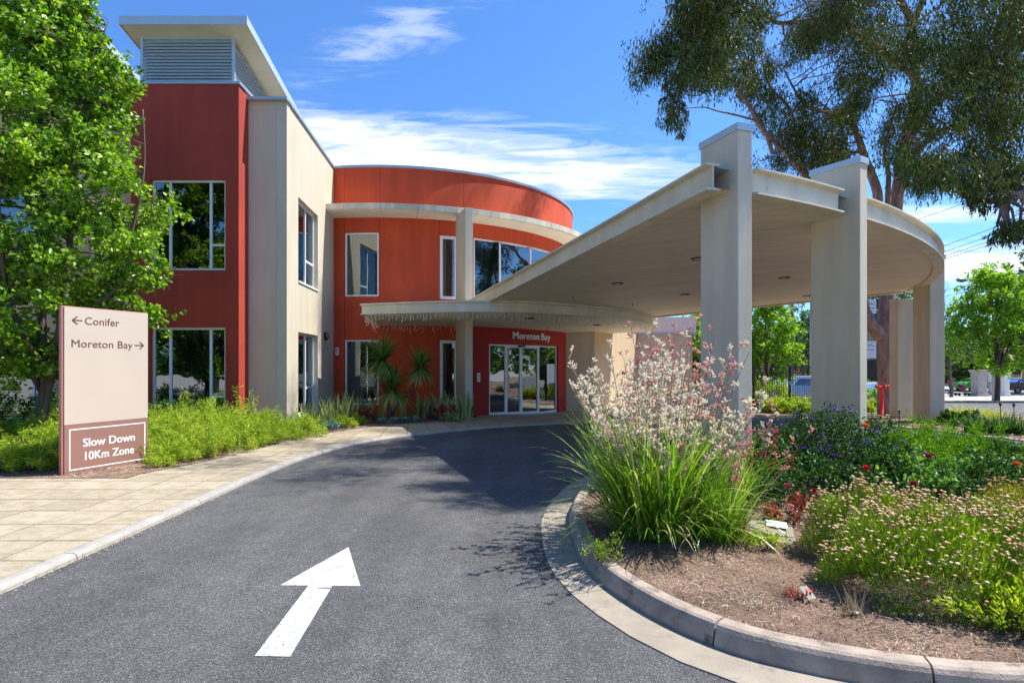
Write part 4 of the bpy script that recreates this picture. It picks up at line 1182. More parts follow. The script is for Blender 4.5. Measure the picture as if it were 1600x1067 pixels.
def ribbons(base, az, L, lean, droop, W, mat, name, parent, tint=None, segs=6, rg=rng, tip=0.0, twist=0.6, fold=0.0):
    """strap leaves: base (n,3), azimuth, length, starting lean from vertical, added lean along the length, width"""
    n = len(base); L = np.broadcast_to(L, n); lean = np.broadcast_to(lean, n); droop = np.broadcast_to(droop, n); W = np.broadcast_to(W, n); 
    dirh = np.stack([np.cos(az), np.sin(az), np.zeros(n)], 1); side = np.stack([-np.sin(az), np.cos(az), np.zeros(n)], 1)
    tw = rg.uniform(-twist, twist, n)
    pts = [base.copy()]; angs = []
    for k in range(segs):
        t_ = (k + .5) / segs; a = lean + droop * t_ ** 1.6
        stp = (dirh * np.sin(a)[:, None] + np.array([0, 0, 1.0]) * np.cos(a)[:, None]) * (L / segs)[:, None]
        pts.append(pts[-1] + stp)
    V = np.empty((n, segs + 1, 2, 3))
    for k in range(segs + 1):
        t_ = k / segs; w_ = W * (1 - t_ ** 2.2 * (1 - tip)) * (0.75 + .5 * min(t_ * 3, .5)); sd_ = side * np.cos(tw * t_)[:, None] + dirh * np.sin(tw * t_)[:, None]
        V[:, k, 0] = pts[k] - sd_ * (w_ / 2)[:, None]; V[:, k, 1] = pts[k] + sd_ * (w_ / 2)[:, None]
        V[:, k, 1, 2] += w_ * fold
    b = (np.arange(n) * (segs + 1) * 2)[:, None, None] + (np.arange(segs) * 2)[None, :, None]
    F = (b + np.array([0, 1, 3, 2])).reshape(-1, 4)
    if tint is None: tint = rg.uniform(0, 1, n)
    T_ = np.repeat(tint, (segs + 1) * 2).reshape(n, segs + 1, 2) * .8 + rg.uniform(0, .2, (n, 1, 1))
    o = fast_mesh(name, V.reshape(-1, 3), F, mat, parent, T_.ravel(), True)
    return o, np.stack(pts, 1)

def stalks(paths, r0, r1, mat, name, parent, tint=None, sides=3):
    """many thin tapered tubes; paths (n,k,3)"""
    n, k, _ = paths.shape
    d = unit(np.gradient(paths, axis=1)); a = unit(np.cross(d, np.array([.3, .8, .1]))); b = np.cross(d, a)
    rad = (np.broadcast_to(r0, n)[:, None] + (np.broadcast_to(r1, n) - np.broadcast_to(r0, n))[:, None] * np.linspace(0, 1, k)[None])[:, :, None, None]
    an = np.arange(sides) * 2 * np.pi / sides
    V = paths[:, :, None] + (a[:, :, None] * np.cos(an)[None, None, :, None] + b[:, :, None] * np.sin(an)[None, None, :, None]) * rad
    base = (np.arange(n) * k * sides)[:, None, None, None] + (np.arange(k - 1) * sides)[None, :, None, None]
    j = np.arange(sides); q = np.stack([j, (j + 1) % sides, (j + 1) % sides + sides, j + sides], 1)
    F = (base + q[None, None]).reshape(-1, 4)
    if tint is None: tint = rng.uniform(0, 1, n)
    return fast_mesh(name, V.reshape(-1, 3), F, mat, parent, np.repeat(tint, k * sides), True)

def blobs(centers, r, mat, name, parent, squash=.7, tint=None, rg=rng):
    """small rounded flower heads, 16 triangles each, uneven"""
    n = len(centers); r = np.broadcast_to(r, n)
    an = np.arange(5) * 2 * np.pi / 5
    ringp = np.stack([np.cos(an), np.sin(an), np.full(5, .1)], 1)
    tmpl = np.concatenate([[[0, 0, -.5]], ringp, [[0, 0, .75]]])
    low = ringp * [.8, .8, 1]
    V = centers[:, None] + tmpl[None] * r[:, None, None] * np.array([1, 1, squash]) * rg.uniform(.75, 1.25, (n, 7, 1))
    F = []
    for i in range(5): F += [(0, 1 + (i + 1) % 5, 1 + i), (6, 1 + i, 1 + (i + 1) % 5)]
    F = (np.arange(n) * 7)[:, None, None] + np.array(F)[None]
    if tint is None: tint = rg.uniform(0, 1, n)
    tt = np.repeat(tint, 7).reshape(n, 7) * .8; tt[:, 6] += .2; tt[:, 0] *= .4
    return fast_mesh(name, V.reshape(-1, 3), F.reshape(-1, 3), mat, parent, tt.ravel())

def branch_path(a, b, n=6, wob=.06, sag=0.0, rr=random):
    a, b = Vector(a), Vector(b); L = (b - a).length; out = []
    for i in range(n + 1):
        t_ = i / n; p = a.lerp(b, t_); k = math.sin(math.pi * t_)
        out.append(p + Vector((rr.uniform(-1, 1), rr.uniform(-1, 1), rr.uniform(-1, 1))) * wob * L * k * .5 + Vector((0, 0, sag * L * k)))
    return out

def tree(name, label, cat, limbs, clumps, per, leafL, leafW, leaf_m, bark_m, hang=0.0, spread=1.0, group=None, twig=True, seed=1, clump_flat=.8, twig_r=.02, flat_up=0):
    """limbs: list of (points, radii). clumps: (n,4) x,y,z,r. Twigs link each clump to the nearest limb; leaves fill each clump along its own twigs."""
    rg = np.random.default_rng(seed); rr = random.Random(seed)
    root = empty(name, limbs[0][0][0], label=label, cat=cat, group=group)
    o0 = Vector(limbs[0][0][0])
    mb = MB(); allp = []
    for pts, rad in limbs:
        sm = catmull([Vector(p) - o0 for p in pts], 5); rs = list(np.interp(np.linspace(0, 1, len(sm)), np.linspace(0, 1, len(rad)), rad))
        mb.tube(sm, rs, 8)
        allp += [(p, r) for p, r in zip(sm, rs)][4:]
    mb.build('trunk', MAT[bark_m], root, smooth=True)
    clumps = np.asarray(clumps, dtype=float).copy(); clumps[:, :3] -= np.array(o0)
    tb = MB(); AP = np.array([tuple(p) for p, r in allp])
    for c in clumps:
        dd = np.linalg.norm((AP - c[:3]) * [1, 1, 1.3] + np.array([0, 0, .25 * c[3]]), axis=1); j = int(dd.argmin())
        r0 = min(allp[j][1] * .6, twig_r * 1.6)
        if twig and dd[j] < 2.6:
            pth = branch_path(AP[j], c[:3], 5, .14, .05, rr); tb.tube(pth, list(np.linspace(r0, twig_r * .35, 6)), 4, False)
            for _ in range(3):
                e = Vector(c[:3]) + Vector(rg.normal(size=3)) * c[3] * .6; tb.tube(branch_path(pth[3], e, 3, .15, 0, rr), [twig_r * .4, twig_r * .3, twig_r * .2, twig_r * .12], 3, False)
    if tb.v: tb.build('twigs', MAT[bark_m], root, smooth=True)['kind'] = 'stuff'
    B = []; D = []; TT = []
    for c in clumps:
        m = int(per * (c[3] / spread) ** 2 * rg.uniform(.7, 1.2))
        if m < 1: continue
        sub = rg.normal(size=(max(3, m // 14), 3)) * c[3] * .42 * [1, 1, clump_flat]
        k = rg.integers(0, len(sub), m)
        b = c[:3] + sub[k] + rg.normal(size=(m, 3)) * c[3] * .13
        if hang > 0:
            b[:, 2] -= rg.uniform(0, 1, m) ** 1.3 * hang * c[3]
            d = rg.normal(size=(m, 3)) * .45 + [0, 0, -1]
        else:
            d = unit(b - c[:3]) * .6 + rg.normal(size=(m, 3)) * .6 + [0, 0, -.15]
        B.append(b); D.append(d); TT.append(np.clip(rg.normal(.45 + rg.uniform(-.15, .15), .26, m), 0, 1))
    B = np.concatenate(B); D = np.concatenate(D); TT = np.concatenate(TT); n = len(B)
    o = leaf_mesh('crown', B, D, leafL * rg.uniform(.7, 1.25, n), leafW * rg.uniform(.7, 1.2, n), MAT[leaf_m], root, TT, rg=rg, flat_up=flat_up)
    return root

# ---- ornamental pear behind the sign
rgp = np.random.default_rng(21)
b0 = Vector((-9.0, 11.0, 0.0))
lv = lambda x, y, z: (b0.x + x, b0.y + y, z)
limbs = [([lv(0, 0, 0), lv(.02, 0, .7), lv(.1, 0, 1.25), lv(.22, .05, 1.8)], [.13, .11, .10, .08]),
         ([lv(.1, 0, 1.2), lv(-.05, .1, 2.4), lv(-.1, .1, 4.5), lv(0, 0, 7.0), lv(.1, 0, 8.8)], [.085, .07, .055, .03, .012]),
         ([lv(.15, 0, 1.4), lv(.55, -.2, 2.6), lv(.75, -.2, 4.5), lv(.8, -.1, 6.6), lv(1.3, 0, 8.3)], [.075, .06, .045, .028, .01]),
         ([lv(.05, 0, 1.2), lv(-.6, .2, 2.2), lv(-1.0, .2, 4.0), lv(-1.2, .1, 6.2), lv(-.9, .1, 8.3)], [.075, .055, .045, .025, .01]),
         ([lv(.22, .05, 1.8), lv(.9, .3, 2.8), lv(1.5, .2, 4.0), lv(1.9, .1, 5.4), lv(1.95, 0, 6.6)], [.06, .05, .035, .02, .01]),
         ([lv(.1, 0, 1.6), lv(.1, -.7, 2.6), lv(.2, -1.1, 4.0), lv(.3, -1.2, 6.0)], [.06, .045, .03, .01]),
         ([lv(.3, .1, 2.0), lv(1.1, -.3, 2.7), lv(1.9, -.3, 3.3)], [.04, .03, .012]),
         ([lv(.0, .0, 1.5), lv(-.7, -.5, 2.4), lv(-1.5, -.5, 3.4), lv(-1.8, -.4, 4.8)], [.05, .035, .03, .01])]
hs_ = [1.0, 1.6, 2.5, 4.0, 5.5, 6.6, 7.4, 8.2, 9.2]; rs_ = [.5, 1.1, 1.75, 2.15, 2.0, 1.7, 1.35, .95, .35]
cl_ = []
while len(cl_) < 350:
    z = rgp.uniform(.9, 9.3); rad = np.interp(z, hs_, rs_) * (0.86 + .22 * math.sin(z * 5.1 + 1) )
    a = rgp.uniform(0, 2 * math.pi); q = rad * math.sqrt(rgp.uniform(.05, 1.0))
    if z < 1.55 or (z < 2.6 and math.cos(a) * q > .5): continue
    if math.cos(a) * q > 1.7 and z < 3.4 and math.sin(a) < 0: continue
    cl_.append((b0.x + .15 + q * math.cos(a), b0.y + q * math.sin(a) * .9, z, rgp.uniform(.22, .44)))
tree('pear_tree', 'bright green bushy young tree behind the entrance sign', 'tree', limbs, cl_, 270, .098, .082, 'leaf_pear', 'bark_dark', spread=.42, seed=3, twig_r=.018)

# ---- the big gum: drooping olive foliage over the canopy
def pth(*a): return [tuple(P(*q)) for q in a]
g0 = P(1387, 642, 21.6); g0.z = gz(g0.x, g0.y) - .05
gl = [([tuple(g0), tuple(P(1386, 560, 21.6)), tuple(P(1384, 500, 21.6)), tuple(P(1390, 420, 21.6)), tuple(P(1400, 321, 21.4)), tuple(P(1412, 240, 21.2)), tuple(P(1430, 150, 21)), tuple(P(1425, 40, 20.5)), tuple(P(1385, -30, 20))], [.36, .31, .29, .26, .23, .20, .17, .14, .10]),
      (pth((1376, 525, 21.6), (1352, 490, 21.4), (1340, 430, 21.2), (1345, 380, 21), (1372, 314, 20.9), (1352, 250, 20.6), (1330, 190, 20.2), (1301, 178, 20)), [.26, .22, .20, .18, .17, .14, .10, .07]),
      (pth((1385, 440, 21.5), (1387, 319, 21), (1388, 270, 20.8), (1382, 235, 20.6), (1402, 160, 20)), [.12, .10, .08, .06, .03]),
      (pth((1350, 400, 21.1), (1310, 330, 20.2), (1262, 280, 19.4), (1227, 238, 18.6), (1189, 200, 17.8), (1169, 164, 17.3), (1135, 117, 16.6), (1101, 70, 16), (1080, 30, 15.5)), [.14, .11, .09, .08, .07, .06, .05, .035, .015]),
      (pth((1207, 240, 18.4), (1193, 200, 18.0), (1172, 168, 17.6), (1150, 150, 17)), [.07, .06, .05, .03]),
      (pth((1176, 187, 17.5), (1145, 179, 17), (1121, 174, 16.6), (1100, 168, 16.2), (1070, 170, 15.6)), [.035, .03, .022, .016, .01]),
      (pth((1262, 280, 19.4), (1246, 220, 19), (1234, 171, 18.6), (1202, 135, 18), (1190, 90, 17.6)), [.08, .06, .05, .04, .02]),
      (pth((1330, 190, 20.2), (1301, 178, 19.6), (1265, 169, 19), (1250, 155, 18.6), (1225, 110, 18)), [.09, .08, .06, .045, .02]),
      (pth((1430, 120, 21), (1350, 60, 20), (1300, 30, 19.4), (1221, 37, 18.6), (1191, 20, 18), (1157, 0, 17.4)), [.13, .11, .09, .07, .05, .03]),
      (pth((1425, 40, 20.5), (1470, -60, 20), (1520, -160, 19)), [.12, .09, .05]),
      (pth((1412, 240, 21.2), (1450, 170, 19.5), (1500, 120, 17.5), (1560, 90, 16)), [.12, .10, .07, .03]),
      (pth((1400, 321, 21.4), (1440, 230, 20), (1480, 200, 18), (1520, 190, 16.5)), [.10, .08, .05, .02]),
      (pth((1150, -10, 17.5), (1110, 100, 15.8), (1105, 140, 15.6), (1085, 150, 15.4), (1062, 145, 15.2)), [.04, .03, .02, .015, .01])]
rg_g = np.random.default_rng(5)
gc = []
def region(n, x0, x1, y0, y1, Y0, Y1, r0, r1, keep=None):
    k = 0
    while k < n:
        x, y, Y = rg_g.uniform(x0, x1), rg_g.uniform(y0, y1), rg_g.uniform(Y0, Y1)
        if keep and not keep(x, y): continue
        p = P(x, y, Y); gc.append((p.x, p.y, p.z, rg_g.uniform(r0, r1))); k += 1
holes = [(1155, 165, 34), (1215, 60, 26), (1075, 135, 18), (1228, 20, 24), (1240, 105, 20), (1415, 12, 26), (1385, 100, 20), (1310, 140, 24), (1370, 215, 20), (1345, 250, 30), (1395, 270, 26), (1430, 215, 20), (1525, 195, 20), (1465, 215, 20), (1120, 200, 60), (1215, 130, 22), (1475, 15, 26), (1395, 130, 20), (1440, 90, 18), (1530, 60, 18), (1490, 150, 18), (1555, 130, 16), (1280, 90, 18)]
def kp(x, y): return all((x - hx) ** 2 + (y - hy) ** 2 > hr ** 2 for hx, hy, hr in holes)
region(44, 1064, 1140, -60, 110, 12.0, 15.5, .28, .50, kp)
region(20, 1062, 1115, 55, 120, 12.5, 15.0, .24, .40, kp)
region(38, 1100, 1240, 0, 130, 13.5, 18, .32, .60, kp)
region(15, 1042, 1068, 118, 190, 14.0, 15.0, .20, .34)
region(3, 1058, 1072, 170, 212, 14.8, 15.6, .16, .26)
region(9, 1120, 1240, 100, 160, 16, 19, .35, .6, kp)
region(34, 1195, 1310, 130, 270, 17.5, 21, .4, .8, kp)
region(62, 1235, 1420, -60, 110, 16.5, 22, .5, .9, kp)
region(34, 1300, 1440, 110, 250, 18, 22, .4, .8, kp)
region(72, 1420, 1640, -60, 170, 13, 20, .5, .9, kp)
region(52, 1410, 1640, 150, 262, 12.5, 18, .38, .68, kp)
region(16, 1395, 1465, 230, 292, 16, 19, .3, .5, kp)
region(26, 1455, 1620, 240, 282, 12, 14, .3, .5)
region(7, 1520, 1570, 285, 325, 12, 13, .22, .34)
region(9, 1565, 1625, 330, 362, 12, 13, .22, .34)
region(90, 1040, 1650, -420, -40, 10.5, 24, .7, 1.2)
for sx_, sy_, hh in ((-2.6, 12.9, 9.4), (-2.1, 12.7, 9.6), (-1.7, 13.0, 9.9), (-1.9, 11.6, 9.8), (-1.4, 11.5, 10.2), (-1.0, 11.3, 10.6), (-1.0, 9.7, 11.5), (-.6, 9.5, 11.5), (-.2, 9.3, 11.9), (-1.1, 8.3, 11.8), (-.6, 8.1, 12), (-.1, 7.9, 12.1), (-.5, 7.3, 12.2), (.1, 7.2, 12.3), (.4, 8.6, 12.4)):
    for _ in range(4):  # extra leaf clumps, added to throw dappled shade on the drive
        gc.append((sx_ + .978 * hh / 1.6 + rg_g.uniform(-.25, .25), sy_ + .208 * hh / 1.6 + rg_g.uniform(-.12, .12), hh + rg_g.uniform(-.3, .3), .58))
tree('gum_tree', 'large gum tree with drooping olive leaves and pinkish trunk behind the canopy', 'tree', gl, gc, 620, .15, .030, 'leaf_gum', 'bark_gum', hang=.75, spread=.78, seed=8, clump_flat=.7, twig_r=.028)
# a second gum just outside the frame reaches in with one limb
g1 = Vector((14.5, 10.2, 0)); 
g2l = [([tuple(g1), (14.4, 10.4, 2.4), (14.1, 10.8, 4.2), (14.2, 11.2, 7), (14.8, 11.5, 10)], [.30, .26, .22, .16, .07]),
       ([(14.1, 10.8, 4.2), tuple(P(1640, 300, 12.2)), tuple(P(1600, 303, 12.3)), tuple(P(1560, 313, 12.4)), tuple(P(1515, 309, 12.7)), tuple(P(1488, 292, 13))], [.16, .12, .095, .085, .07, .04])]
gc = []
region(12, 1560, 1625, 345, 372, 11.8, 12.8, .18, .30)
region(14, 1490, 1600, 270, 300, 12.0, 13.2, .22, .36)
for _ in range(40): gc.append((rg_g.uniform(12.5, 16.5), rg_g.uniform(9, 13.5), rg_g.uniform(7.5, 11.5), rg_g.uniform(.5, .9)))
tree('gum_tree', 'gum tree limb reaching in at the right above the wires', 'tree', g2l, gc, 430, .17, .034, 'leaf_gum', 'bark_gum', hang=.75, spread=.78, seed=9, clump_flat=.7, twig_r=.028)

def round_tree(name, label, x, y, h_trunk, h_top, rad, n, per, leaf_m, seed, L=.12, W=.09, bark_m='bark_dark', tr=.10, group=None, twig=True, cl=.45, lean=0):
    rg = np.random.default_rng(seed); z0 = gz(x, y) - .05
    limbs_ = [([(x, y, z0), (x + .03, y, z0 + h_trunk), (x + lean, y, z0 + (h_trunk + h_top) / 2), (x + lean, y, z0 + h_top * .93)], [tr, tr * .8, tr * .5, tr * .1])]
    for k in range(6):
        a = k * 1.047 + rg.uniform(-.3, .3); q = rad * rg.uniform(.45, .75); zz = rg.uniform(.45, .8)
        limbs_.append(([(x, y, z0 + h_trunk * .95), (x + q * .5 * math.cos(a), y + q * .5 * math.sin(a), z0 + h_trunk + (h_top - h_trunk) * .3), (x + q * math.cos(a), y + q * math.sin(a), z0 + h_trunk + (h_top - h_trunk) * zz)], [tr * .5, tr * .3, tr * .08]))
    cs = []
    while len(cs) < n:
        v = rg.uniform(-1, 1, 3)
        q = np.linalg.norm(v)
        if q > 1 or q < .3: continue
        zz = (v[2] + 1) / 2
        wv = (1.0 - .35 * zz)
        cs.append((x + lean * zz + v[0] * rad * wv, y + v[1] * rad * wv, z0 + h_trunk * .85 + (h_top - h_trunk * .85) * zz, rg.uniform(.7, 1.2) * cl))
    return tree(name, label, 'tree', limbs_, cs, per, L, W, leaf_m, bark_m, spread=cl, seed=seed, group=group, twig=twig, twig_r=tr * .15)
def at(px, Y): return ((px - 800) / FPX * Y, Y)
# street trees and far trees
x, y = at(1558, 42.5); round_tree('street_tree', 'round bright green street tree across the road by the gate pillars', x, y, 2.3, 10.2, 3.7, 150, 150, 'leaf_street', 31, .20, .16, cl=.75, tr=.20)
x, y = at(1196, 30.5); round_tree('young_tree', 'bright lime green tree behind the fence between two canopy columns', x, y, 1.3, 6.3, 2.0, 110, 150, 'leaf_street', 32, .14, .11, cl=.45)
x, y = at(1090, 31); round_tree('young_tree', 'lime green tree partly hidden behind the nearest column, beside the pale wing', x, y, 1.3, 5.6, 1.6, 70, 150, 'leaf_street', 33, .14, .11, cl=.45)
x, y = at(1255, 75); round_tree('far_tree', 'dull green tree beyond the car park near the timber pole', x, y, 2, 11, 4.0, 60, 110, 'leaf_far', 34, .35, .25, cl=1.2, twig=False, tr=.25)
x, y = at(1385, 62); round_tree('far_tree', 'dark tree seen behind the pink trunk and banner', x, y, 2, 13, 4.5, 80, 110, 'leaf_far', 35, .35, .25, cl=1.2, twig=False, tr=.25)
x, y = at(915, 52); round_tree('tower_tree', 'tree tops showing just above the round tower roof at its right', x, y, 6, 15.3, 2.6, 60, 120, 'leaf_gum', 36, .30, .12, cl=.85, twig=True, tr=.25, bark_m='bark_gum')
x, y = at(1645, 58); round_tree('far_tree', 'tall tree at the right edge beyond the street', x, y, 2, 16, 6, 90, 110, 'leaf_far', 37, .38, .28, cl=1.4, twig=False, tr=.3)
x, y = at(1500, 66); round_tree('far_tree', 'low dark tree beside the bare one across the street', x, y, 1, 5.5, 4.5, 70, 110, 'leaf_far', 38, .32, .24, cl=1.1, twig=False, tr=.2)
x, y = at(1480, 56)
# bare tree right of the last column
def bare_tree(px, Y, h, label, seed):
    rr = random.Random(seed); x, y = at(px, Y); z0 = gz(x, y)
    root = empty('bare_tree', (x, y, z0), label=label, cat='tree'); mb = MB()
    def grow(p, d, L, r, k):
        q = [p]; 
        for i in range(4):
            d = (d + Vector((rr.uniform(-.2, .2), rr.uniform(-.2, .2), rr.uniform(-.05, .16)))).normalized(); q.append(q[-1] + d * L / 4)
        mb.tube(q, list(np.linspace(r, r * .55, 5)), 5 if k > 2 else 3, False)
        if k > 0:
            for j in range(3 if k > 1 else 4):
                nd = (d + Vector((rr.uniform(-.9, .9), rr.uniform(-.9, .9), rr.uniform(-.2, .6)))).normalized(); grow(q[rr.choice((2, 3, 4))], nd, L * rr.uniform(.55, .8), r * .5, k - 1)
    grow(Vector((0, 0, 0)), Vector((.05, 0, 1)), h * .38, .16, 4)
    mb.build('trunk', MAT['bark_dark'], root)
bare_tree(1486, 50, 10.5, 'leafless grey tree right of the farthest column', 2)
# the wooded skyline behind everything
tb = []
rgt = np.random.default_rng(77)
for k in range(900):
    a = rgt.uniform(R(13), R(320)) if k > 230 else rgt.uniform(R(15), R(62)); rr_ = rgt.uniform(105, 150); tb.append((rr_ * math.sin(a), rr_ * math.cos(a), rgt.uniform(-1, 5.5), rgt.uniform(2.2, 4.0)))
tb = np.array(tb); B = []; 
for c in tb: B.append(c[:3] + rgt.normal(size=(90, 3)) * c[3] * .5)
B = np.concatenate(B)
wl = leaf_mesh('distant_trees', B, rdir(len(B), rgt), 1.2, 1.0, MAT['leaf_far'], None, rg=rgt); tag(wl, 'band of distant trees along the skyline at the right', 'trees', None, 'stuff')

# trees behind the photographer: only their reflections show in the windows
for i, (x, y, h, rd) in enumerate([(-11, -9, 10, 3.6), (1, -17, 12, 4.5), (27, 17.5, 10, 3.6), (35, 18.5, 12, 4.5), (-19, -9, 10, 4.2)]):
    nm = ['leafy tree behind the viewer mirrored in the tower windows', 'broad tree behind the viewer mirrored in the band of upper windows', 'tree right of the drive mirrored in the glass doors', 'tall tree by the street, mirrored in the glass doors', 'tree left behind the viewer mirrored in the left windows'][i]
    round_tree('garden_tree', nm, x, y, 2.4, h, rd, 70, 120, 'leaf_far', 50 + i, .26, .20, cl=.95, twig=False, tr=.22)

# ------------------------------------------------------------------ planting
def mound(name, label, x, y, rx, ry, h, n, L, W, mat, cat='shrub', z0=None, up=.5, rz=0.0, group=None, seed=0, upright=False, under=True, lump=.25, kind=None, fold=.25, wild=.6):
    """a shrub: leaves on short sprigs spread through an uneven dome"""
    h = h * .80; rg = np.random.default_rng(seed + 900); z0 = (gz(x, y) + .04) if z0 is None else z0
    root = empty(name, (x, y, z0), rz, label, cat, group, kind)
    ns = max(12, n // 34)
    a = rg.uniform(0, 2 * np.pi, ns); el = np.arcsin(rg.uniform(0.02, 1, ns)); q = rg.uniform(.45, 1.0, ns) ** .6
    bump = 1 + lump * np.sin(3 * a + seed) * np.cos(el * 4 + seed) + rg.normal(0, lump * .35, ns)
    q = q * bump
    c = np.stack([rx * q * np.cos(a) * np.cos(el), ry * q * np.sin(a) * np.cos(el), h * q * np.sin(el) + .02], 1)
    out_ = unit(c / np.array([rx, ry, h]) + [0, 0, up])
    k = rg.integers(0, ns, n)
    t_ = rg.uniform(0, 1, n)[:, None]
    sl = .22 * h + .05
    base = c[k] + out_[k] * t_ * sl + rg.normal(size=(n, 3)) * .018 * (1 + h)
    base[:, 2] = np.maximum(base[:, 2], .005)
    d = out_[k] * (.9 if upright else .45) + rg.normal(size=(n, 3)) * (.35 if upright else wild)
    tint = np.clip(rg.normal(.5, .24, n) + (rg.uniform(-.2, .2, ns))[k], 0, 1)
    leaf_mesh('foliage', base, d, L * rg.uniform(.6, 1.25, n), W * rg.uniform(.7, 1.2, n), MAT[mat], root, tint, rg=rg, fold=fold)
    # stems from the crown of the plant to the sprigs
    m = min(ns, 90); s0_ = rg.normal(size=(m, 3)) * [rx * .15, ry * .15, 0]; 
    ps = np.stack([s0_ * (1 - u) + c[:m] * u + np.array([0, 0, .08 * h]) * math.sin(math.pi * u) for u in (0, .33, .66, 1)], 1)
    stalks(ps, .006, .0025, MAT['bark_dark'], 'stems', root)
    root['_c'] = 0
    del root['_c']
    return root, c, out_

# yellow-green feathery shrubs along the path
fern = [(-4.95, 13.4, .50, .55, .52), (-5.35, 12.7, .6, .6, .62), (-5.55, 11.7, .65, .65, .68), (-5.75, 10.7, .6, .7, .62), (-6.3, 12.3, .9, .8, .95), (-6.6, 11.2, .8, .7, .95), (-5.95, 10.05, .42, .35, .36), (-5.80, 9.50, .16, .16, .14),
        (-7.2, 12.8, .8, .7, 1.0), (-7.6, 9.35, .55, .5, .45), (-8.15, 9.2, .55, .5, .5), (-8.7, 9.1, .5, .42, .42), (-9.3, 9.6, .6, .6, .75), (-7.9, 10.2, .7, .6, .8), (-8.9, 11.2, .9, .7, .95), (-10.2, 10.6, .9, .8, 1.0), (-9.9, 9.3, .5, .45, .42), (-6.0, 13.3, .6, .5, .85)]
words_ = ['at the far end of the hedge row, by the beige corner', 'second from the beige corner along the path', 'third from the beige corner along the path', 'fourth from the beige corner along the path', 'under the left of the lower red wing window',
          'just right of the sign, rising against the window', 'lowest, spilling onto the path right of the sign', 'small tuft at the path corner right of the sign', 'tall, hard against the lower red wing window', 'just left of the sign by the path',
          'second left of the sign by the path', 'third left of the sign by the path', 'behind the path edge shrubs left of the trunk', 'behind the sign beside the tree trunk', 'behind the tree trunk', 'at the left edge of the picture, tall', 'at the left edge of the picture, low by the path', 'behind the row, near the beige corner']
for i, ((x, y, rx, ry, h), wd_) in enumerate(zip(fern, words_)):
    mound('feathery_shrub', 'yellow green feathery shrub ' + wd_, x, y, rx, ry, h * .84, int(7500 * rx * (.6 + h)), .085, .014, 'leaf_fern', z0=.05, seed=i, lump=.45, group='feathery shrubs along the path', up=.6, wild=.75)

# yucca clump against the red wall
def head(root, c, n, L, seed, tilt=0):
    rg = np.random.default_rng(seed); az = rg.uniform(0, 2 * np.pi, n)
    lean = .05 + 2.4 * rg.uniform(0, 1, n) ** .75; base = np.array(c)[None] + rg.normal(size=(n, 3)) * [.02, .02, .03]
    tint = np.where(lean > 1.9, rg.uniform(.7, 1, n), rg.uniform(0, .6, n))
    ribbons(base, az, L * rg.uniform(.6, 1.15, n), lean, .28, .045, MAT['leaf_yucca'], 'foliage', root, tint, segs=4, rg=rg, tip=.05)
yx, yy = at(608, 17.25)
yu = empty('yucca', (yx, yy, .03), label='tall green yucca with three spiky heads against the red wall', cat='plant')
mb = MB(); sm = [((0, 0, 0), (-.05, .02, .6), (-.22, .05, 1.2), (-.25, .1, 1.78)), ((.03, 0, 0), (.25, .1, .5), (.75, .15, 1.0), (.95, .1, 1.55)), ((.0, .03, 0), (.08, .0, .4), (.12, -.05, .82))]
for s_ in sm: mb.tube(catmull(s_, 5), [.05, .045] + [.04] * (len(catmull(s_, 5)) - 2), 7)
mb.build('trunk', MAT['bark_dark'], yu, smooth=True)
head(yu, (-.25, .1, 1.85), 380, .95, 1); head(yu, (.92, .1, 1.60), 300, .80, 2); head(yu, (.12, -.05, .95), 300, .80, 3)
head(yu, (-.22, .05, 1.45), 70, .6, 4)

def snake_plant(px, Y, n, h, label, seed, dx=.35):
    rg = np.random.default_rng(seed); x, y = at(px, Y); root = empty('snake_plant', (x, y, .03), label=label, cat='plant', group='snake plants in the wall bed')
    b = np.stack([rg.uniform(-dx, dx, n), rg.uniform(-.16, .16, n), np.zeros(n)], 1)
    ribbons(b, rg.uniform(0, 2 * np.pi, n), h * .85 * rg.uniform(.5, 1.05, n), rg.uniform(.02, .4, n), .2, .075, MAT['leaf_snake'], 'foliage', root, rg.uniform(0, 1, n), segs=5, rg=rg, twist=1.4, tip=0.0)
for i, (px, Y, n, h, lb, dx) in enumerate([(490, 14.9, 60, .95, 'pale striped snake plants nearest the beige corner', .34), (522, 16.0, 70, 1.1, 'snake plants below the wall bed corner, left of the lower window', .4), (545, 17.4, 46, 1.15, 'dark tall snake plants in front of the lower tower window', .4), (583, 17.9, 30, .9, 'snake plants just left of the yucca', .35),
                              (668, 17.9, 46, 1.1, 'snake plants left of the narrow lower window', .33), (690, 18.1, 40, 1.15, 'snake plants right below the narrow lower window', .3), (722, 17.8, 36, 1.15, 'snake plants beside the tower column', .28), (632, 18.2, 20, .8, 'sparse snake plants right of the yucca', .3)]):
    snake_plant(px, Y, n, h, lb, 60 + i, dx)
for i, (px, Y, rx, h, m_, L, W, lb) in enumerate([(536, 15.4, .32, .30, 'leaf_lime', .05, .03, 'low bright green cushion plant in front of the snake plants'), (512, 14.9, .22, .2, 'leaf_blue', .07, .04, 'pale green succulent at the edge of the wall bed'), (566, 16.6, .4, .36, 'leaf_red', .07, .04, 'dark red leafed plant left of the yucca foot'),
        (694, 17.3, .45, .42, 'leaf_red', .07, .045, 'dark bronze leafed plant below the narrow window'), (705, 17.1, .3, .28, 'leaf_snake', .07, .03, 'low green plant right of the bronze one'), (553, 16.1, .3, .3, 'leaf_fern', .06, .02, 'small yellow green shrub by the wall bed edge')]):
    x, y = at(px, Y); mound('bed_plant', lb, x, y, rx, rx * .7, h, 1500, L, W, m_, cat='plant', z0=.03, seed=120 + i)
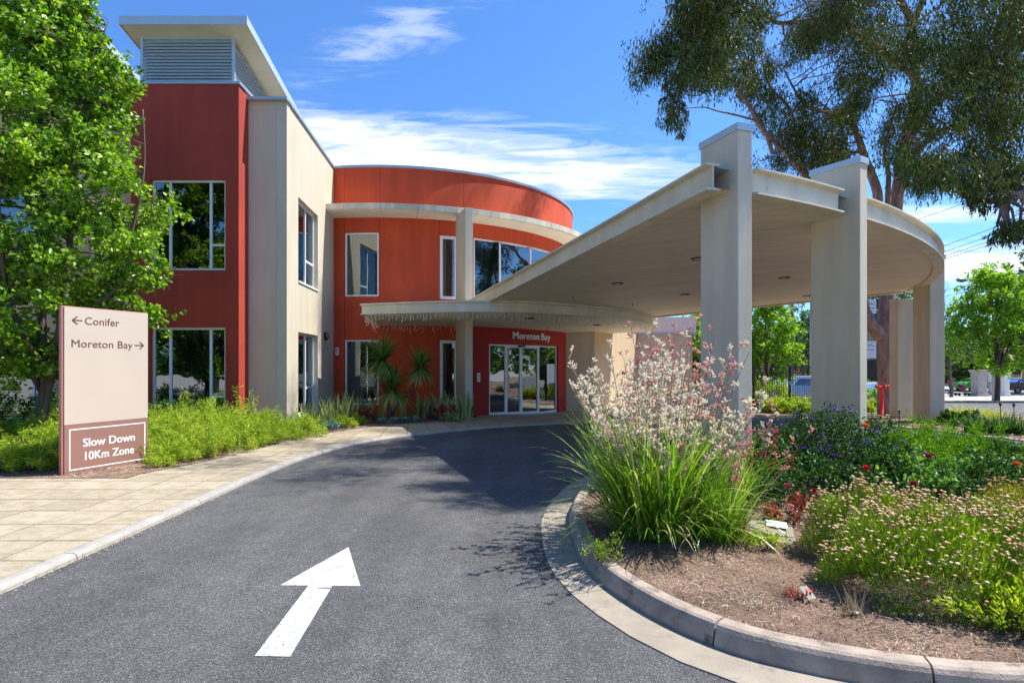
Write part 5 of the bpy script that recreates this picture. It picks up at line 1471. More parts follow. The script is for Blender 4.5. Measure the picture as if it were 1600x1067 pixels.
for i, (px, Y) in enumerate([(597, 16.35), (617, 16.45), (632, 16.6), (648, 16.8)]):
    x, y = at(px, Y); rg = np.random.default_rng(i + 300); n = 60
    root = empty('rosette_succulent', (x, y, .035), label='%s blue green rosette succulent in front of the yucca' % ['leftmost of four', 'second from left of four', 'third from left of four', 'rightmost of four'][i], cat='succulent', group='blue rosette succulents')
    b = rg.normal(size=(n, 3)) * [.03, .03, 0] + [0, 0, .06]
    d = np.stack([np.cos(np.arange(n) * 2.4), np.sin(np.arange(n) * 2.4), np.linspace(.05, 1.6, n)], 1)
    leaf_mesh('foliage', b, d, .17, .085, MAT['leaf_blue'], root, rg=rg, flat_up=4)

# ---- kangaroo paws in the island
def paws(name, label, x, y, nleaf, nst, hs0, hs1, seed, pink, spread=.45, lmax=1.5, outw=.9):
    rg = np.random.default_rng(seed); z0 = .13; root = empty(name, (x, y, z0), label=label, cat='plant', group='kangaroo paw plants')
    # strap leaves
    az = rg.uniform(0, 2 * np.pi, nleaf); q = spread * np.sqrt(rg.uniform(0, 1, nleaf))
    base = np.stack([q * np.cos(az), q * np.sin(az), np.zeros(nleaf)], 1)
    az2 = az + rg.normal(0, .6, nleaf); lean = rg.uniform(.02, .42, nleaf) + q * .30; L = lmax * rg.uniform(.5, 1.0, nleaf)
    droop = rg.uniform(.1, 1.1, nleaf) * (L / lmax) + np.where(rg.uniform(0, 1, nleaf) < .2, rg.uniform(.4, 1.0, nleaf), 0)
    tint = np.clip(rg.normal(.42, .22, nleaf), 0, .8); dead = rg.uniform(0, 1, nleaf) < .09; tint[dead] = rg.uniform(.9, 1.2, dead.sum())
    ribbons(base, az2, L, lean, droop, .022, MAT['leaf_strap'], 'leaves', root, tint, segs=7, rg=rg, twist=1.2)
    nl2 = int(nleaf * .55)                          # the outer leaves arch over to the ground
    az3 = rg.uniform(0, 2 * np.pi, nl2); q3 = spread * rg.uniform(.3, 1.1, nl2)
    t3 = np.clip(rg.normal(.40, .25, nl2), 0, 1); t3[rg.uniform(0, 1, nl2) < .14] = 1.1
    ribbons(np.stack([q3 * np.cos(az3), q3 * np.sin(az3), np.zeros(nl2)], 1), az3 + rg.normal(0, .35, nl2), lmax * rg.uniform(.40, .78, nl2), rg.uniform(.3, 1.0, nl2), rg.uniform(.9, 1.7, nl2), .017, MAT['leaf_strap'], 'leaves', root, t3, segs=7, rg=rg, twist=1.2)
    # flower stalks
    az = rg.uniform(0, 2 * np.pi, nst); q = spread * .8 * np.sqrt(rg.uniform(0, 1, nst)); b = np.stack([q * np.cos(az), q * np.sin(az), np.zeros(nst)], 1)
    az2 = az + rg.normal(0, .4, nst); H = hs0 * .8 + (hs1 - hs0 * .8) * rg.uniform(0, 1, nst) ** .75; lean = rg.uniform(.0, .30, nst) * outw + q * .42; K = 9
    pts = [b]
    for k in range(K - 1):
        a = lean * (1 + .35 * k / K) + rg.normal(0, .03, nst); pts.append(pts[-1] + np.stack([np.cos(az2) * np.sin(a), np.sin(az2) * np.sin(a), np.cos(a)], 1) * (H / (K - 1))[:, None])
    pts = np.stack(pts, 1)
    stalks(pts, .0062, .003, MAT['stem_green'], 'stalks', root)
    # side branches and claws
    bp = []; cp = []; cp_pink = []
    for i in range(nst):
        isp = rg.uniform() < pink
        nb = rg.integers(5, 9)
        for j in range(nb):
            t_ = .50 + .50 * (j + 1) / nb; f = t_ * (K - 1); k = min(int(f), K - 2); p = pts[i, k] + (pts[i, k + 1] - pts[i, k]) * (f - k)
            a = rg.uniform(0, 2 * np.pi); d = unit(np.array([math.cos(a), math.sin(a), rg.uniform(.7, 1.5)])); bl = rg.uniform(.06, .20) * (1.25 - .6 * t_)
            e1 = p + d * bl * .5; e2 = e1 + unit(d + [0, 0, .5]) * bl * .5; bp.append(np.stack([p, e1, e2]))
            for c in range(rg.integers(6, 11)):
                cd = unit(rg.normal(size=3) * [.8, .8, .6] + [0, 0, .35] + d * .35); s_ = e1 + (e2 - e1) * rg.uniform(.2, 1.05); cl = rg.uniform(.026, .046)
                m1 = s_ + cd * cl * .6; m2 = m1 + unit(cd + [0, 0, .55] + rg.normal(size=3) * .2) * cl * .6
                (cp_pink if isp else cp).append(np.stack([s_, m1, m2]))
    stalks(np.array(bp), .0042, .0028, MAT['paw_cream'] if pink < .5 else MAT['paw_pink'], 'flower_branches', root)
    for lst, mt in ((cp, 'paw_cream'), (cp_pink, 'paw_pink')):
        if lst: stalks(np.array(lst), .0030, .0068, MAT[mt], 'flowers', root, sides=4)
    return root
paws('kangaroo_paw', 'big clump of strap leaves with cream furry flowers at the kerb corner', 1.40, 5.55, 640, 84, 1.05, 1.85, 1, .14, .38, 1.45, 1.25)
paws('kangaroo_paw', 'taller clump with pink flowers just behind the big cream one', 1.78, 6.3, 240, 30, 1.3, 2.15, 2, .7, .30, 1.2, .75)
paws('kangaroo_paw', 'smaller clump leaning right of the big cream one', 1.92, 5.35, 190, 4, .9, 1.2, 3, .5, .22, .95, 1.6)
x, y = at(1165, 6.9); paws('kangaroo_paw', 'small pink flowered clump in front of the nearest column', x, y, 90, 6, .8, 1.25, 4, .9, .16, .9)

# ---- daisy mounds with tan seed heads
def daisy(name, label, cx_, cy_, rx, ry, h, nl, nh, leaf, headm, seed, rz=0, white=0):
    rg = np.random.default_rng(seed); z0 = .13; root = empty(name, (cx_, cy_, z0), rz, label, 'flowering shrub', 'daisy bushes with seed heads')
    def surf(n, k0):
        a = rg.uniform(0, 2 * np.pi, n); q = np.sqrt(rg.uniform(0, 1, n)) * (1 + .07 * np.sin(3 * a + seed) + .05 * np.sin(7 * a))
        zz = (1 - q ** 3.0).clip(0) ** .62; bump = .10 * np.sin(a * 4 + q * 6) + .06 * np.sin(q * 13 + a * 2)
        return np.stack([rx * q * np.cos(a), ry * q * np.sin(a), h * (zz * (1 + bump)) + .01], 1), a, q
    c, a, q = surf(nl, 0)
    depth = rg.uniform(0, 1, nl) ** 1.5; base = c - unit(c * [1 / rx, 1 / ry, 1 / h]) * (depth * .16)[:, None]; base[:, 2] = np.maximum(base[:, 2] - .05, .0)
    d = unit(c / [rx, ry, h] * [.8, .8, .5] + [0, 0, .9]) + rg.normal(size=(nl, 3)) * .35
    pat = .5 + .5 * np.sin(a * 5 + q * 7)
    leaf_mesh('foliage', base, d, rg.uniform(.035, .075, nl), rg.uniform(.0035, .007, nl), MAT[leaf], root, np.clip(rg.normal(.35, .2, nl) + .25 * pat, 0, 1), rg=rg)
    c2, a2, q2 = surf(nh, 1); dirs = unit(c2 / [rx, ry, h] * .6 + [0, 0, 1]); tip = c2 + dirs * rg.uniform(-.01, .08, nh)[:, None]
    st = np.stack([c2 - dirs * .10, c2, tip], 1); stalks(st, .002, .0016, MAT[leaf], 'flower_stems', root)
    blobs(tip, rg.uniform(.0115, .0205, nh), MAT[headm], 'seed_heads', root, .75, rg=rg)
    if white:
        cw, _, _ = surf(white, 2); b = []; dd = []
        for p in cw:
            for k in range(12):
                b.append(p + [0, 0, .07]); dd.append([math.cos(k * .5236), math.sin(k * .5236), .15])
        leaf_mesh('petals', np.array(b), np.array(dd), .017, .006, MAT['paw_cream'], root, np.full(len(b), 1.0), rg=rg, flat_up=5)
    return root
daisy('daisy_bush', 'wide green mound dotted with tan seed heads beside the kerb', 3.08, 4.10, .86, .58, .54, 28000, 1250, 'leaf_daisy', 'head_tan', 1, .0, 14)
daisy('daisy_bush', 'mound of tan seed heads behind the wide front one, left lobe', 3.02, 4.82, .58, .50, .52, 16000, 800, 'leaf_daisy', 'head_tan', 2, .2, 5)
daisy('daisy_bush', 'right shoulder of the tan seed head mounds', 3.82, 4.60, .52, .48, .48, 11000, 500, 'leaf_daisy', 'head_tan', 3, 0, 4)
daisy('daisy_bush', 'brown headed golden green bush at the right edge', 4.95, 5.15, .75, .62, .52, 14000, 620, 'leaf_olive', 'head_brown', 4)
daisy('daisy_bush', 'second golden bush cut by the right edge, lower', 4.5, 4.4, .50, .45, .34, 7000, 260, 'leaf_olive', 'head_brown', 5)
mound('lime_shrub', 'lime green leafy shrub in the bottom right corner', 3.25, 3.55, .46, .26, .27, 3400, .045, .018, 'leaf_lime', z0=.13, seed=11, upright=True)
mound('lime_shrub', 'lime green leafy tuft right of the corner one, cut by the edge', 3.75, 3.75, .3, .25, .3, 1600, .045, .018, 'leaf_lime', z0=.13, seed=12, upright=True)

# ---- roses, purple flowered shrub and conifer in the island
def flower(name_root, centers, r, mat, rg, n=18, nm='petals'):
    B = []; D = []
    for c in centers:
        for k in range(n):
            a = k * 2.4; B.append(np.array(c)); D.append([math.cos(a), math.sin(a) - .25, .35 + 1.5 * k / n])
    o = leaf_mesh(nm, np.array(B), np.array(D), r, r * .85, MAT[mat], name_root, rg=rg, flat_up=2.5)
    if nm == 'flower': del o['kind']
    return o
def rose(px, py, Y, h, label, fl, mat='leaf_rose', n=900, rx=.38, seed=0, L=.055, W=.038):
    x, y = at(px, Y); root, c, o_ = mound('rose_bush', label, x, y, rx, rx * .8, h, n, L, W, mat, cat='rose bush', z0=.13, seed=seed + 40, up=.9, lump=.35, group='rose bushes in the island')
    rg = np.random.default_rng(seed)
    for (fx, fy, fm) in fl:
        p = P(fx, fy, Y - .15) - Vector((x, y, .13)); flower(root, [tuple(p)], .060 * Y / 6.5, fm, rg, nm='flower')
        mb = MB(); mb.tube([(p.x * .5, p.y * .3, max(0.1, p.z * .5)), (p.x, p.y, p.z)], .003, 4); mb.build('stem', MAT['stem_green'], root)
    return root
rose(1352, 740, 6.5, .50, 'rose bush with one bright red bloom above the daisies', [(1354, 734, 'petal_red')], seed=1, n=900)
rose(1405, 760, 6.1, .40, 'rose bush with two low red blooms', [(1409, 770, 'petal_red'), (1427, 759, 'petal_crimson')], seed=2, n=700, mat='leaf_rose')
rose(1438, 740, 6.2, .72, 'tall airy rose bush with bright leaves in front of the conifer', [(1451, 715, 'petal_crimson'), (1486, 765, 'petal_magenta')], seed=3, n=800, mat='leaf_rose_light', rx=.42)
rose(1550, 740, 6.7, .62, 'rose bush with an orange bloom at the right', [(1589, 728, 'petal_orange'), (1556, 741, 'petal_crimson'), (1546, 742, 'petal_red')], seed=4, n=1800, rx=.6)
rose(1260, 745, 6.9, .55, 'dark leaved rose bush left of the purple flowers', [(1302, 752, 'petal_crimson')], seed=5, n=1600, rx=.55)
rose(1215, 760, 6.4, .34, 'low rose bush with reddish new leaves by the strap leaves', [(1230, 762, 'petal_magenta'), (1274, 770, 'petal_crimson')], seed=6, n=900, rx=.4)
rose(1252, 790, 5.8, .28, 'small plant with red leaves in front of the roses', [], mat='leaf_red', n=260, rx=.22, seed=7, L=.075, W=.035)
rose(1200, 680, 7.4, .62, 'purplish leaved shrub beside the nearest column', [], mat='leaf_red', n=900, rx=.35, seed=8)
rose(1385, 700, 7.2, .62, 'bushy dark rose between the purple shrub and the conifer', [(1352, 668, 'petal_orange')], seed=9, n=2200, rx=.55)
x, y = at(1300, 7.9); root, c, o_ = mound('purple_shrub', 'large dark green shrub with purple flowers hiding a column foot', x, y, 1.0, .8, 1.02, 15000, .05, .022, 'leaf_dark', cat='flowering shrub', z0=.13, seed=71, lump=.15)
rgf = np.random.default_rng(4); sel = c[(c[:, 1] < .35) & (c[:, 2] > .35)]; sel = sel[rgf.choice(len(sel), 60, replace=False)]
flower(root, [tuple(q * 1.16 + [0, -.05, .03]) for q in sel], .042, 'petal_purple', rgf, 9)
x, y = at(1215, 7.7); mound('dark_shrub', 'dark leafy shrub between the nearest column and the purple flowers', x, y, .5, .5, .55, 3500, .05, .026, 'leaf_dark', z0=.13, seed=72)
x, y = at(1385, 8.3); mound('dark_shrub', 'bronze tipped shrub right of the purple flowers', x, y, .55, .5, .70, 4200, .045, .026, 'leaf_rose', z0=.13, seed=73)
x, y = at(1475, 8.2); mound('spreading_conifer', 'spreading feathery dark green conifer at the right of the island', x, y, 1.05, .8, .80, 15000, .085, .010, 'leaf_juniper', z0=.13, seed=74, lump=.2, up=.35)
x, y = at(1535, 8.0); mound('spreading_conifer', 'right hand arm of the feathery green conifer', x, y, .7, .7, .62, 8000, .085, .010, 'leaf_juniper', z0=.13, seed=75, lump=.25, up=.3)
x, y = at(1420, 7.5); mound('spreading_conifer', 'left hand arm of the feathery green conifer, behind the roses', x, y, .6, .5, .60, 6500, .085, .010, 'leaf_juniper', z0=.13, seed=76, lump=.25, up=.3)
x, y = at(1600, 7.6); mound('dark_shrub', 'dark leafy shrub cut by the right edge behind the orange rose', x, y, .6, .6, .62, 4200, .05, .028, 'leaf_rose', z0=.13, seed=77)
x, y = at(1500, 6.3); mound('dark_shrub', 'very dark low shrub in the shade below the conifer', x, y, .5, .4, .4, 2600, .05, .026, 'leaf_dark', z0=.13, seed=78)

# small things in the island soil
def tuft(name, label, x, y, n, L, W, mat, seed, z0=.13, spread=.05, lean=(.1, 1.0), cat='plant', droop=.8, group=None):
    rg = np.random.default_rng(seed); root = empty(name, (x, y, z0), label=label, cat=cat, group=group)
    az = rg.uniform(0, 2 * np.pi, n); b = np.stack([spread * rg.normal(size=n), spread * rg.normal(size=n), np.zeros(n)], 1)
    ribbons(b, az, L * rg.uniform(.5, 1.1, n), rg.uniform(*lean, n), droop, W, MAT[mat], 'foliage', root, rg.uniform(0, 1, n), segs=4, rg=rg); return root
tuft('dry_twigs', 'bundle of bare dry twigs at the foot of the daisy mound', *at(1335, 3.72), 46, .20, .004, 'straw', 1, spread=.03, lean=(.1, .8), droop=.1)
tuft('dry_tuft', 'small reddish dry tuft by the plant tag', *at(1240, 4.0), 60, .10, .008, 'leaf_red', 2, spread=.04)
x, y = at(938, 4.72); r0_, c0_, _ = mound('ice_plant', 'small plant with two magenta flowers beside the kerb', x, y, .13, .10, .2, 420, .035, .012, 'leaf_lime', cat='plant', z0=.14, seed=91)
flower(r0_, [(-.09, -.02, .27), (-.06, 0, .22), (-.10, .02, .33)], .02, 'petal_magenta', rng, 16)
x, y = at(1195, 5.0); mound('seedling', 'little green weed in the mulch by the fallen board', x, y, .14, .08, .12, 260, .035, .022, 'leaf_lime', cat='plant', z0=.13, seed=92)
bd = empty('fallen_board', (P(1206, 815, 5.3).x, 5.3, .14), R(-18), 'flat grey board lying in the mulch under the strap leaves', 'board')
mb = MB(); mb.box((0, 0, .055), (.38, .26, .014), M=Matrix.Rotation(R(24), 4, 'X') @ Matrix.Rotation(R(8), 4, 'Y')); mb.build('panel', MAT['board_card'], bd)
mb = MB(); mb.box((.05, .085, .112), (.18, .08, .003), M=Matrix.Rotation(R(27), 4, 'X') @ Matrix.Rotation(R(6), 4, 'Y')); mb.build('paper_sheet', MAT['fascia_metal'], bd)
tg = empty('plant_tag', (P(1262, 945, 3.95).x, 3.95, .14), R(25), 'small plant tag with a red flower picture lying in the mulch', 'plant tag')
mb = MB(); mb.box((0, 0, .035), (.075, .10, .002), M=Matrix.Rotation(R(38), 4, 'X')); mb.build('card', MAT['tag_card'], tg, bevel=.0008)
mb = MB(); 
for k in range(5): mb.lathe((-.018 + .012 * k, -.012 + .008 * (k % 3), .0395 + .0062 * (k % 3)), [(.0, 0), (.009, .001), (.0, .0015)], 8)
mb.build('flower_print', MAT['petal_red'], tg)
mb = MB(); mb.lathe((0, 0, 0), [(.022, 0), (.024, .004), (.020, .0065), (.0, .007)], 14); gc_ = mb.build('service_cap', MAT['galvanised'], smooth=True); gc_.location = (P(1265, 942, 3.9).x + .2, 3.72, .14)
tag(gc_, 'tiny grey metal cap set in the mulch right of the plant tag', 'cap')

# loose chips and straw over the mulch (stuff)
def point_in(poly, X, Y):
    ins = np.zeros(len(X), dtype=bool); n = len(poly); j = n - 1
    for i in range(n):
        xi, yi = poly[i][0], poly[i][1]; xj, yj = poly[j][0], poly[j][1]
        ins ^= ((yi > Y) != (yj > Y)) & (X < (xj - xi) * (Y - yi) / (yj - yi + 1e-12) + xi); j = i
    return ins
def chips(label, poly, n, x0, x1, y0, y1, z, seed, L=.035, W=.012, mat='chip', dens=None):
    rg = np.random.default_rng(seed); X = rg.uniform(x0, x1, n); Y = rg.uniform(y0, y1, n) if dens is None else y0 + (y1 - y0) * rg.uniform(0, 1, n) ** dens
    k = point_in(poly, X, Y); X, Y = X[k], Y[k]; m = len(X)
    zz = np.full(m, z) + rg.uniform(0, .018, m) if not callable(z) else z(X, Y)
    a = rg.uniform(0, 2 * np.pi, m); d = np.stack([np.cos(a), np.sin(a), rg.normal(0, .22, m)], 1)
    o = leaf_mesh('wood_chips', np.stack([X, Y, zz], 1), d, L * rg.uniform(.4, 1.6, m), W * rg.uniform(.5, 1.3, m), MAT[mat], None, np.clip(rg.uniform(0, 1, m) ** 1.3 * (.75 + .45 * np.sin(X * 5.3 + 2 * np.sin(Y * 3.1)) * np.cos(Y * 4.7)), 0, 1), rg=rg, flat_up=3)
    return tag(o, label, 'mulch', None, 'stuff')
itb = [tuple(p) for p in isl_top_back]
zis = lambda X, Y: .128 + .02 * rng.uniform(0, 1, len(X)) + .035 * np.clip(1 - np.hypot((X - 5) / 4.5, (Y - 7) / 4), 0, 1)
chips('brown chips and bark over the front of the island soil', itb, 60000, .7, 4.6, 3.0, 6.0, zis, 1, .024, .0042)
chips('pale straw and dry leaves scattered over the island soil', itb, 2600, .7, 4.6, 3.0, 6.5, zis, 2, .055, .008, 'straw')
chips('bark chips under the island shrubs', itb, 14000, 1, 9.5, 5.5, 11.5, zis, 3, .05, .016)
chips('brown chips in the bed by the sign and the hedge', bed_left, 26000, -11, -1.2, 8.5, 18.2, .054, 4, .045, .016)
chips('pale bark chips in the bed round the far columns', bed_right, 16000, 10, 20, 9, 20.3, .05, 5, .06, .022, 'straw')
chips('dry leaves along the edge of the drive', [(-3.9, 3), (-3.78, 3), (-3.76, 8), (-3.87, 8)], 900, -3.92, -3.74, 3, 7.5, .004, 6, .022, .010, 'straw')

# ---- planting round the far columns and the fence
for i, (px, Y, n, L, lb) in enumerate([(1492, 17.6, 420, .62, 'golden green grass clump just right of the farthest column'), (1512, 17.2, 420, .60, 'second golden grass clump right of the column'), (1535, 16.9, 420, .62, 'third golden grass clump, by the strap plants'), (1550, 17.4, 300, .5, 'golden grass clump nearest the street, at the back')]):
    x, y = at(px, Y); tuft('grass_clump', lb, x, y, n, L, .012, 'grass_gold', 130 + i, z0=.03, spread=.16, lean=(.1, 1.1), group='golden grass clumps')
for i, (px, Y, lb) in enumerate([(1523, 14.3, 'dark strap leaved plant, first of the row at the far kerb'), (1545, 14.2, 'dark strap leaved plant, second of the row'), (1568, 14.1, 'dark strap leaved plant, third of the row'), (1592, 14.0, 'dark strap leaved plant at the right edge of the row'), (1580, 15.0, 'dark strap leaved plant behind the row')]):
    x, y = at(px, Y); tuft('strap_plant', lb, x, y, 90, .62, .035, 'leaf_rose', 140 + i, z0=.04, spread=.10, lean=(.1, 1.0), group='dark strap plants by the far kerb')
for i, (px, pt, Y, lb) in enumerate([(1563, 631, 14.2, 'thin dead flower stalk standing above the strap plants, left one'), (1584, 632, 14.1, 'thin dead flower stalk standing above the strap plants, right one')]):
    a = P(px - 1, 670, Y); a.z = .04; b_ = P(px, pt, Y); root = empty('dead_stalk', a, label=lb, cat='plant'); mb = MB(); mb.tube([(0, 0, 0), tuple((b_ - a) * .5 + Vector((.02, 0, 0))), tuple(b_ - a)], [.012, .01, .008], 5); mb.build('stem', MAT['bark_dark'], root)
    mb = MB(); mb.lathe(tuple(b_ - a), [(.01, -.06), (.03, -.03), (.03, .02), (.005, .05)], 7); mb.build('seed_head', MAT['bark_dark'], root)
for i, (px, Y, rx, h, m_, lb) in enumerate([(1500, 16.0, .5, .35, 'leaf_dark', 'low green shrub in the bark near the farthest column'), (1205, 22.6, .45, .55, 'leaf_lime', 'small yellow green shrub in front of the fence'), (1222, 22.0, .5, .6, 'leaf_fern', 'leafy yellow shrub by the middle fence post'), (1193, 23.0, .35, .5, 'leaf_red', 'reddish shrub in front of the clipped hedge ball'),
         (1255, 23.0, .8, .6, 'leaf_fern', 'yellow green shrubs right of the gate post'), (1362, 24.0, .75, 1.0, 'leaf_street', 'clipped green bush left of the red standpipe'), (1350, 23.0, .4, .5, 'leaf_lime', 'yellow green tuft left of the red standpipe'), (1245, 21.5, .5, .4, 'leaf_lime', 'low plant before the fence beside the second column')]):
    x, y = at(px, Y); mound('garden_shrub', lb, x, y, rx, rx * .8, h, 2600, .08, .045, m_, seed=150 + i)
x, y = at(1200, 28.8); mound('hedge_ball', 'clipped rounded pale green hedge behind the fence', x, y, 1.05, .9, 1.65, 9000, .07, .05, 'leaf_fern', cat='hedge', seed=170, lump=.04, up=.1)
x, y = at(1195, 17.5)
mb = MB(); mb.box((0, 0, 0), (3.2, .14, .12)); lo = mb.build('garden_edging', MAT['gutter_concrete']); lo.location = (7.9, 19.2, gz(0, 19.2) + .05); tag(lo, 'low pale concrete edging in front of the fence bed', 'edging')
# low leafy ground round the ferns: dark understorey
for i, (x, y, rx, h) in enumerate([(-9.6, 12.6, 1.6, 1.3), (-11.5, 12.0, 1.6, 1.5), (-7.6, 13.0, .9, .9)]):
    mound('dark_shrub', ['dark shrub against the tan wall behind the tree', 'tall dark shrub at the far left behind the tree', 'dark shrub below the red wing window, behind the tree'][i], x, y, rx, rx * .6, h, 6000, .07, .04, 'leaf_dark', seed=180 + i, z0=.03)

# ------------------------------------------------------------------ street furniture and background
# picket fence
fen = empty('picket_fence', (0, 27.0, gz(0, 27)), label='dark metal picket fence in front of the clipped hedge and car park', cat='fence')
pk = None
for i in range(64):
    x = 9.5 + i * .108
    if pk is None:
        mb = MB(); mb.tube([(0, 0, .05), (0, 0, 1.98)], .011, 6); pk = mb.build('picket', MAT['fence_metal'], fen); pk.location = (x, 0, 0)
    else:
        c = pk.copy(); COL.objects.link(c); c.parent = fen; c.location = (x, 0, 0)
for z in (.18, 1.72, 1.97):
    mb = MB(); mb.box((12.9, 0.0, z), (6.9, .045, .04)); mb.build('rail', MAT['fence_metal'], fen)
for x in (9.6, 11.35, 13.05, 14.75, 16.4):
    mb = MB(); mb.box((x, .06, 1.03), (.085, .07, 2.10)); mb.build('post', MAT['fence_metal'], fen)
mb = MB(); mb.box((13.05, -.02, 1.25), (.16, .08, .16)); mb.build('latch', MAT['galvanised'], fen)
# red standpipe
hx, hy = at(1377.5, 20.2); hz = gz(hx, hy) + .03
hy_ = empty('standpipe', (hx, hy, hz), label='red fire standpipe with two outlets by the pink trunk', cat='hydrant')
mb = MB(); mb.lathe((0, 0, 0), [(.10, 0), (.10, .03), (.066, .04), (.064, .92), (.075, .93), (.075, .97), (.05, .98)], 14); mb.build('pipe', MAT['hydrant_red'], hy_, smooth=True)
for sg in (-1, 1):
    mb = MB(); mb.tube([(0, 0, .99), (sg * .11, -.02, 1.01), (sg * .17, -.03, 1.02)], [.05, .045, .045], 10).tube([(sg * .17, -.03, 1.02), (sg * .22, -.035, 1.02)], .062, 10); o = mb.build('outlet', MAT['hydrant_red'], hy_, smooth=True)
    mb = MB(); mb.lathe((sg * .11, -.02, 1.05), [(.012, 0), (.012, .05), (.045, .052), (.045, .066), (.012, .07)], 10); mb.build('valve_wheel', MAT['hydrant_red'], o)
# banner
bx, by = at(1356, 27.5); bz = gz(bx, by)
ba = empty('street_banner', (bx, by, bz), label='tall white and blue banner hanging behind the second column', cat='banner')
mb = MB(); mb.tube([(-.47, 0, 0), (-.47, 0, 6.2)], .05, 10); mb.build('pole', MAT['galvanised'], ba, smooth=True)
zt = P(0, 468, by).z - bz; zb = P(0, 560, by).z - bz
mb = MB(); mb.box((0, 0, (zt + zb) / 2), (.80, .012, zt - zb)); mb.build('panel', MAT['banner_white'], ba)
def zrow(py): return P(0, py, by).z - bz
mb = MB(); mb.box((0, -.008, (zrow(490) + zrow(502)) / 2), (.795, .004, zrow(490) - zrow(502))); mb.build('blue_band', MAT['banner_blue'], ba)
mb = MB(); mb.box((0, -.008, (zrow(518) + zrow(533)) / 2), (.795, .004, zrow(518) - zrow(533))); mb.build('photo_print', MAT['banner_photo'], ba)
for py in (476, 508, 541):
    mb = MB(); zc = zrow(py)
    mb.tube([(-.30, -.012, zc - .12), (-.1, -.012, zc + .02), (.12, -.012, zc + .06), (.34, -.012, zc - .02)], [.004, .016, .02, .004], 6)
    for k in range(5): mb.box((-.24 + .12 * k, -.011, zc - .17), (.09, .004, .035))
    mb.build('logo', MAT['banner_ink'], ba)
mb = MB(); mb.box((0, 0, zb - .10), (.95, .10, .06)).prism([(-.30, -.12), (.34, -.12), (.34, .12), (-.30, .12)], zb - .95, zb - .13); mb.build('bracket', MAT['black_plastic'], ba)
# garden stake light
sx, sy = at(1405, 17.2); st_ = empty('stake_light', (sx, sy, .04), label='thin dark stake light in the paving edge between the far columns', cat='garden light')
mb = MB(); mb.tube([(0, 0, 0), (0, 0, .26)], .018, 8).lathe((0, 0, .26), [(.03, 0), (.03, .05), (.01, .06)], 8); mb.build('post', MAT['black_plastic'], st_)

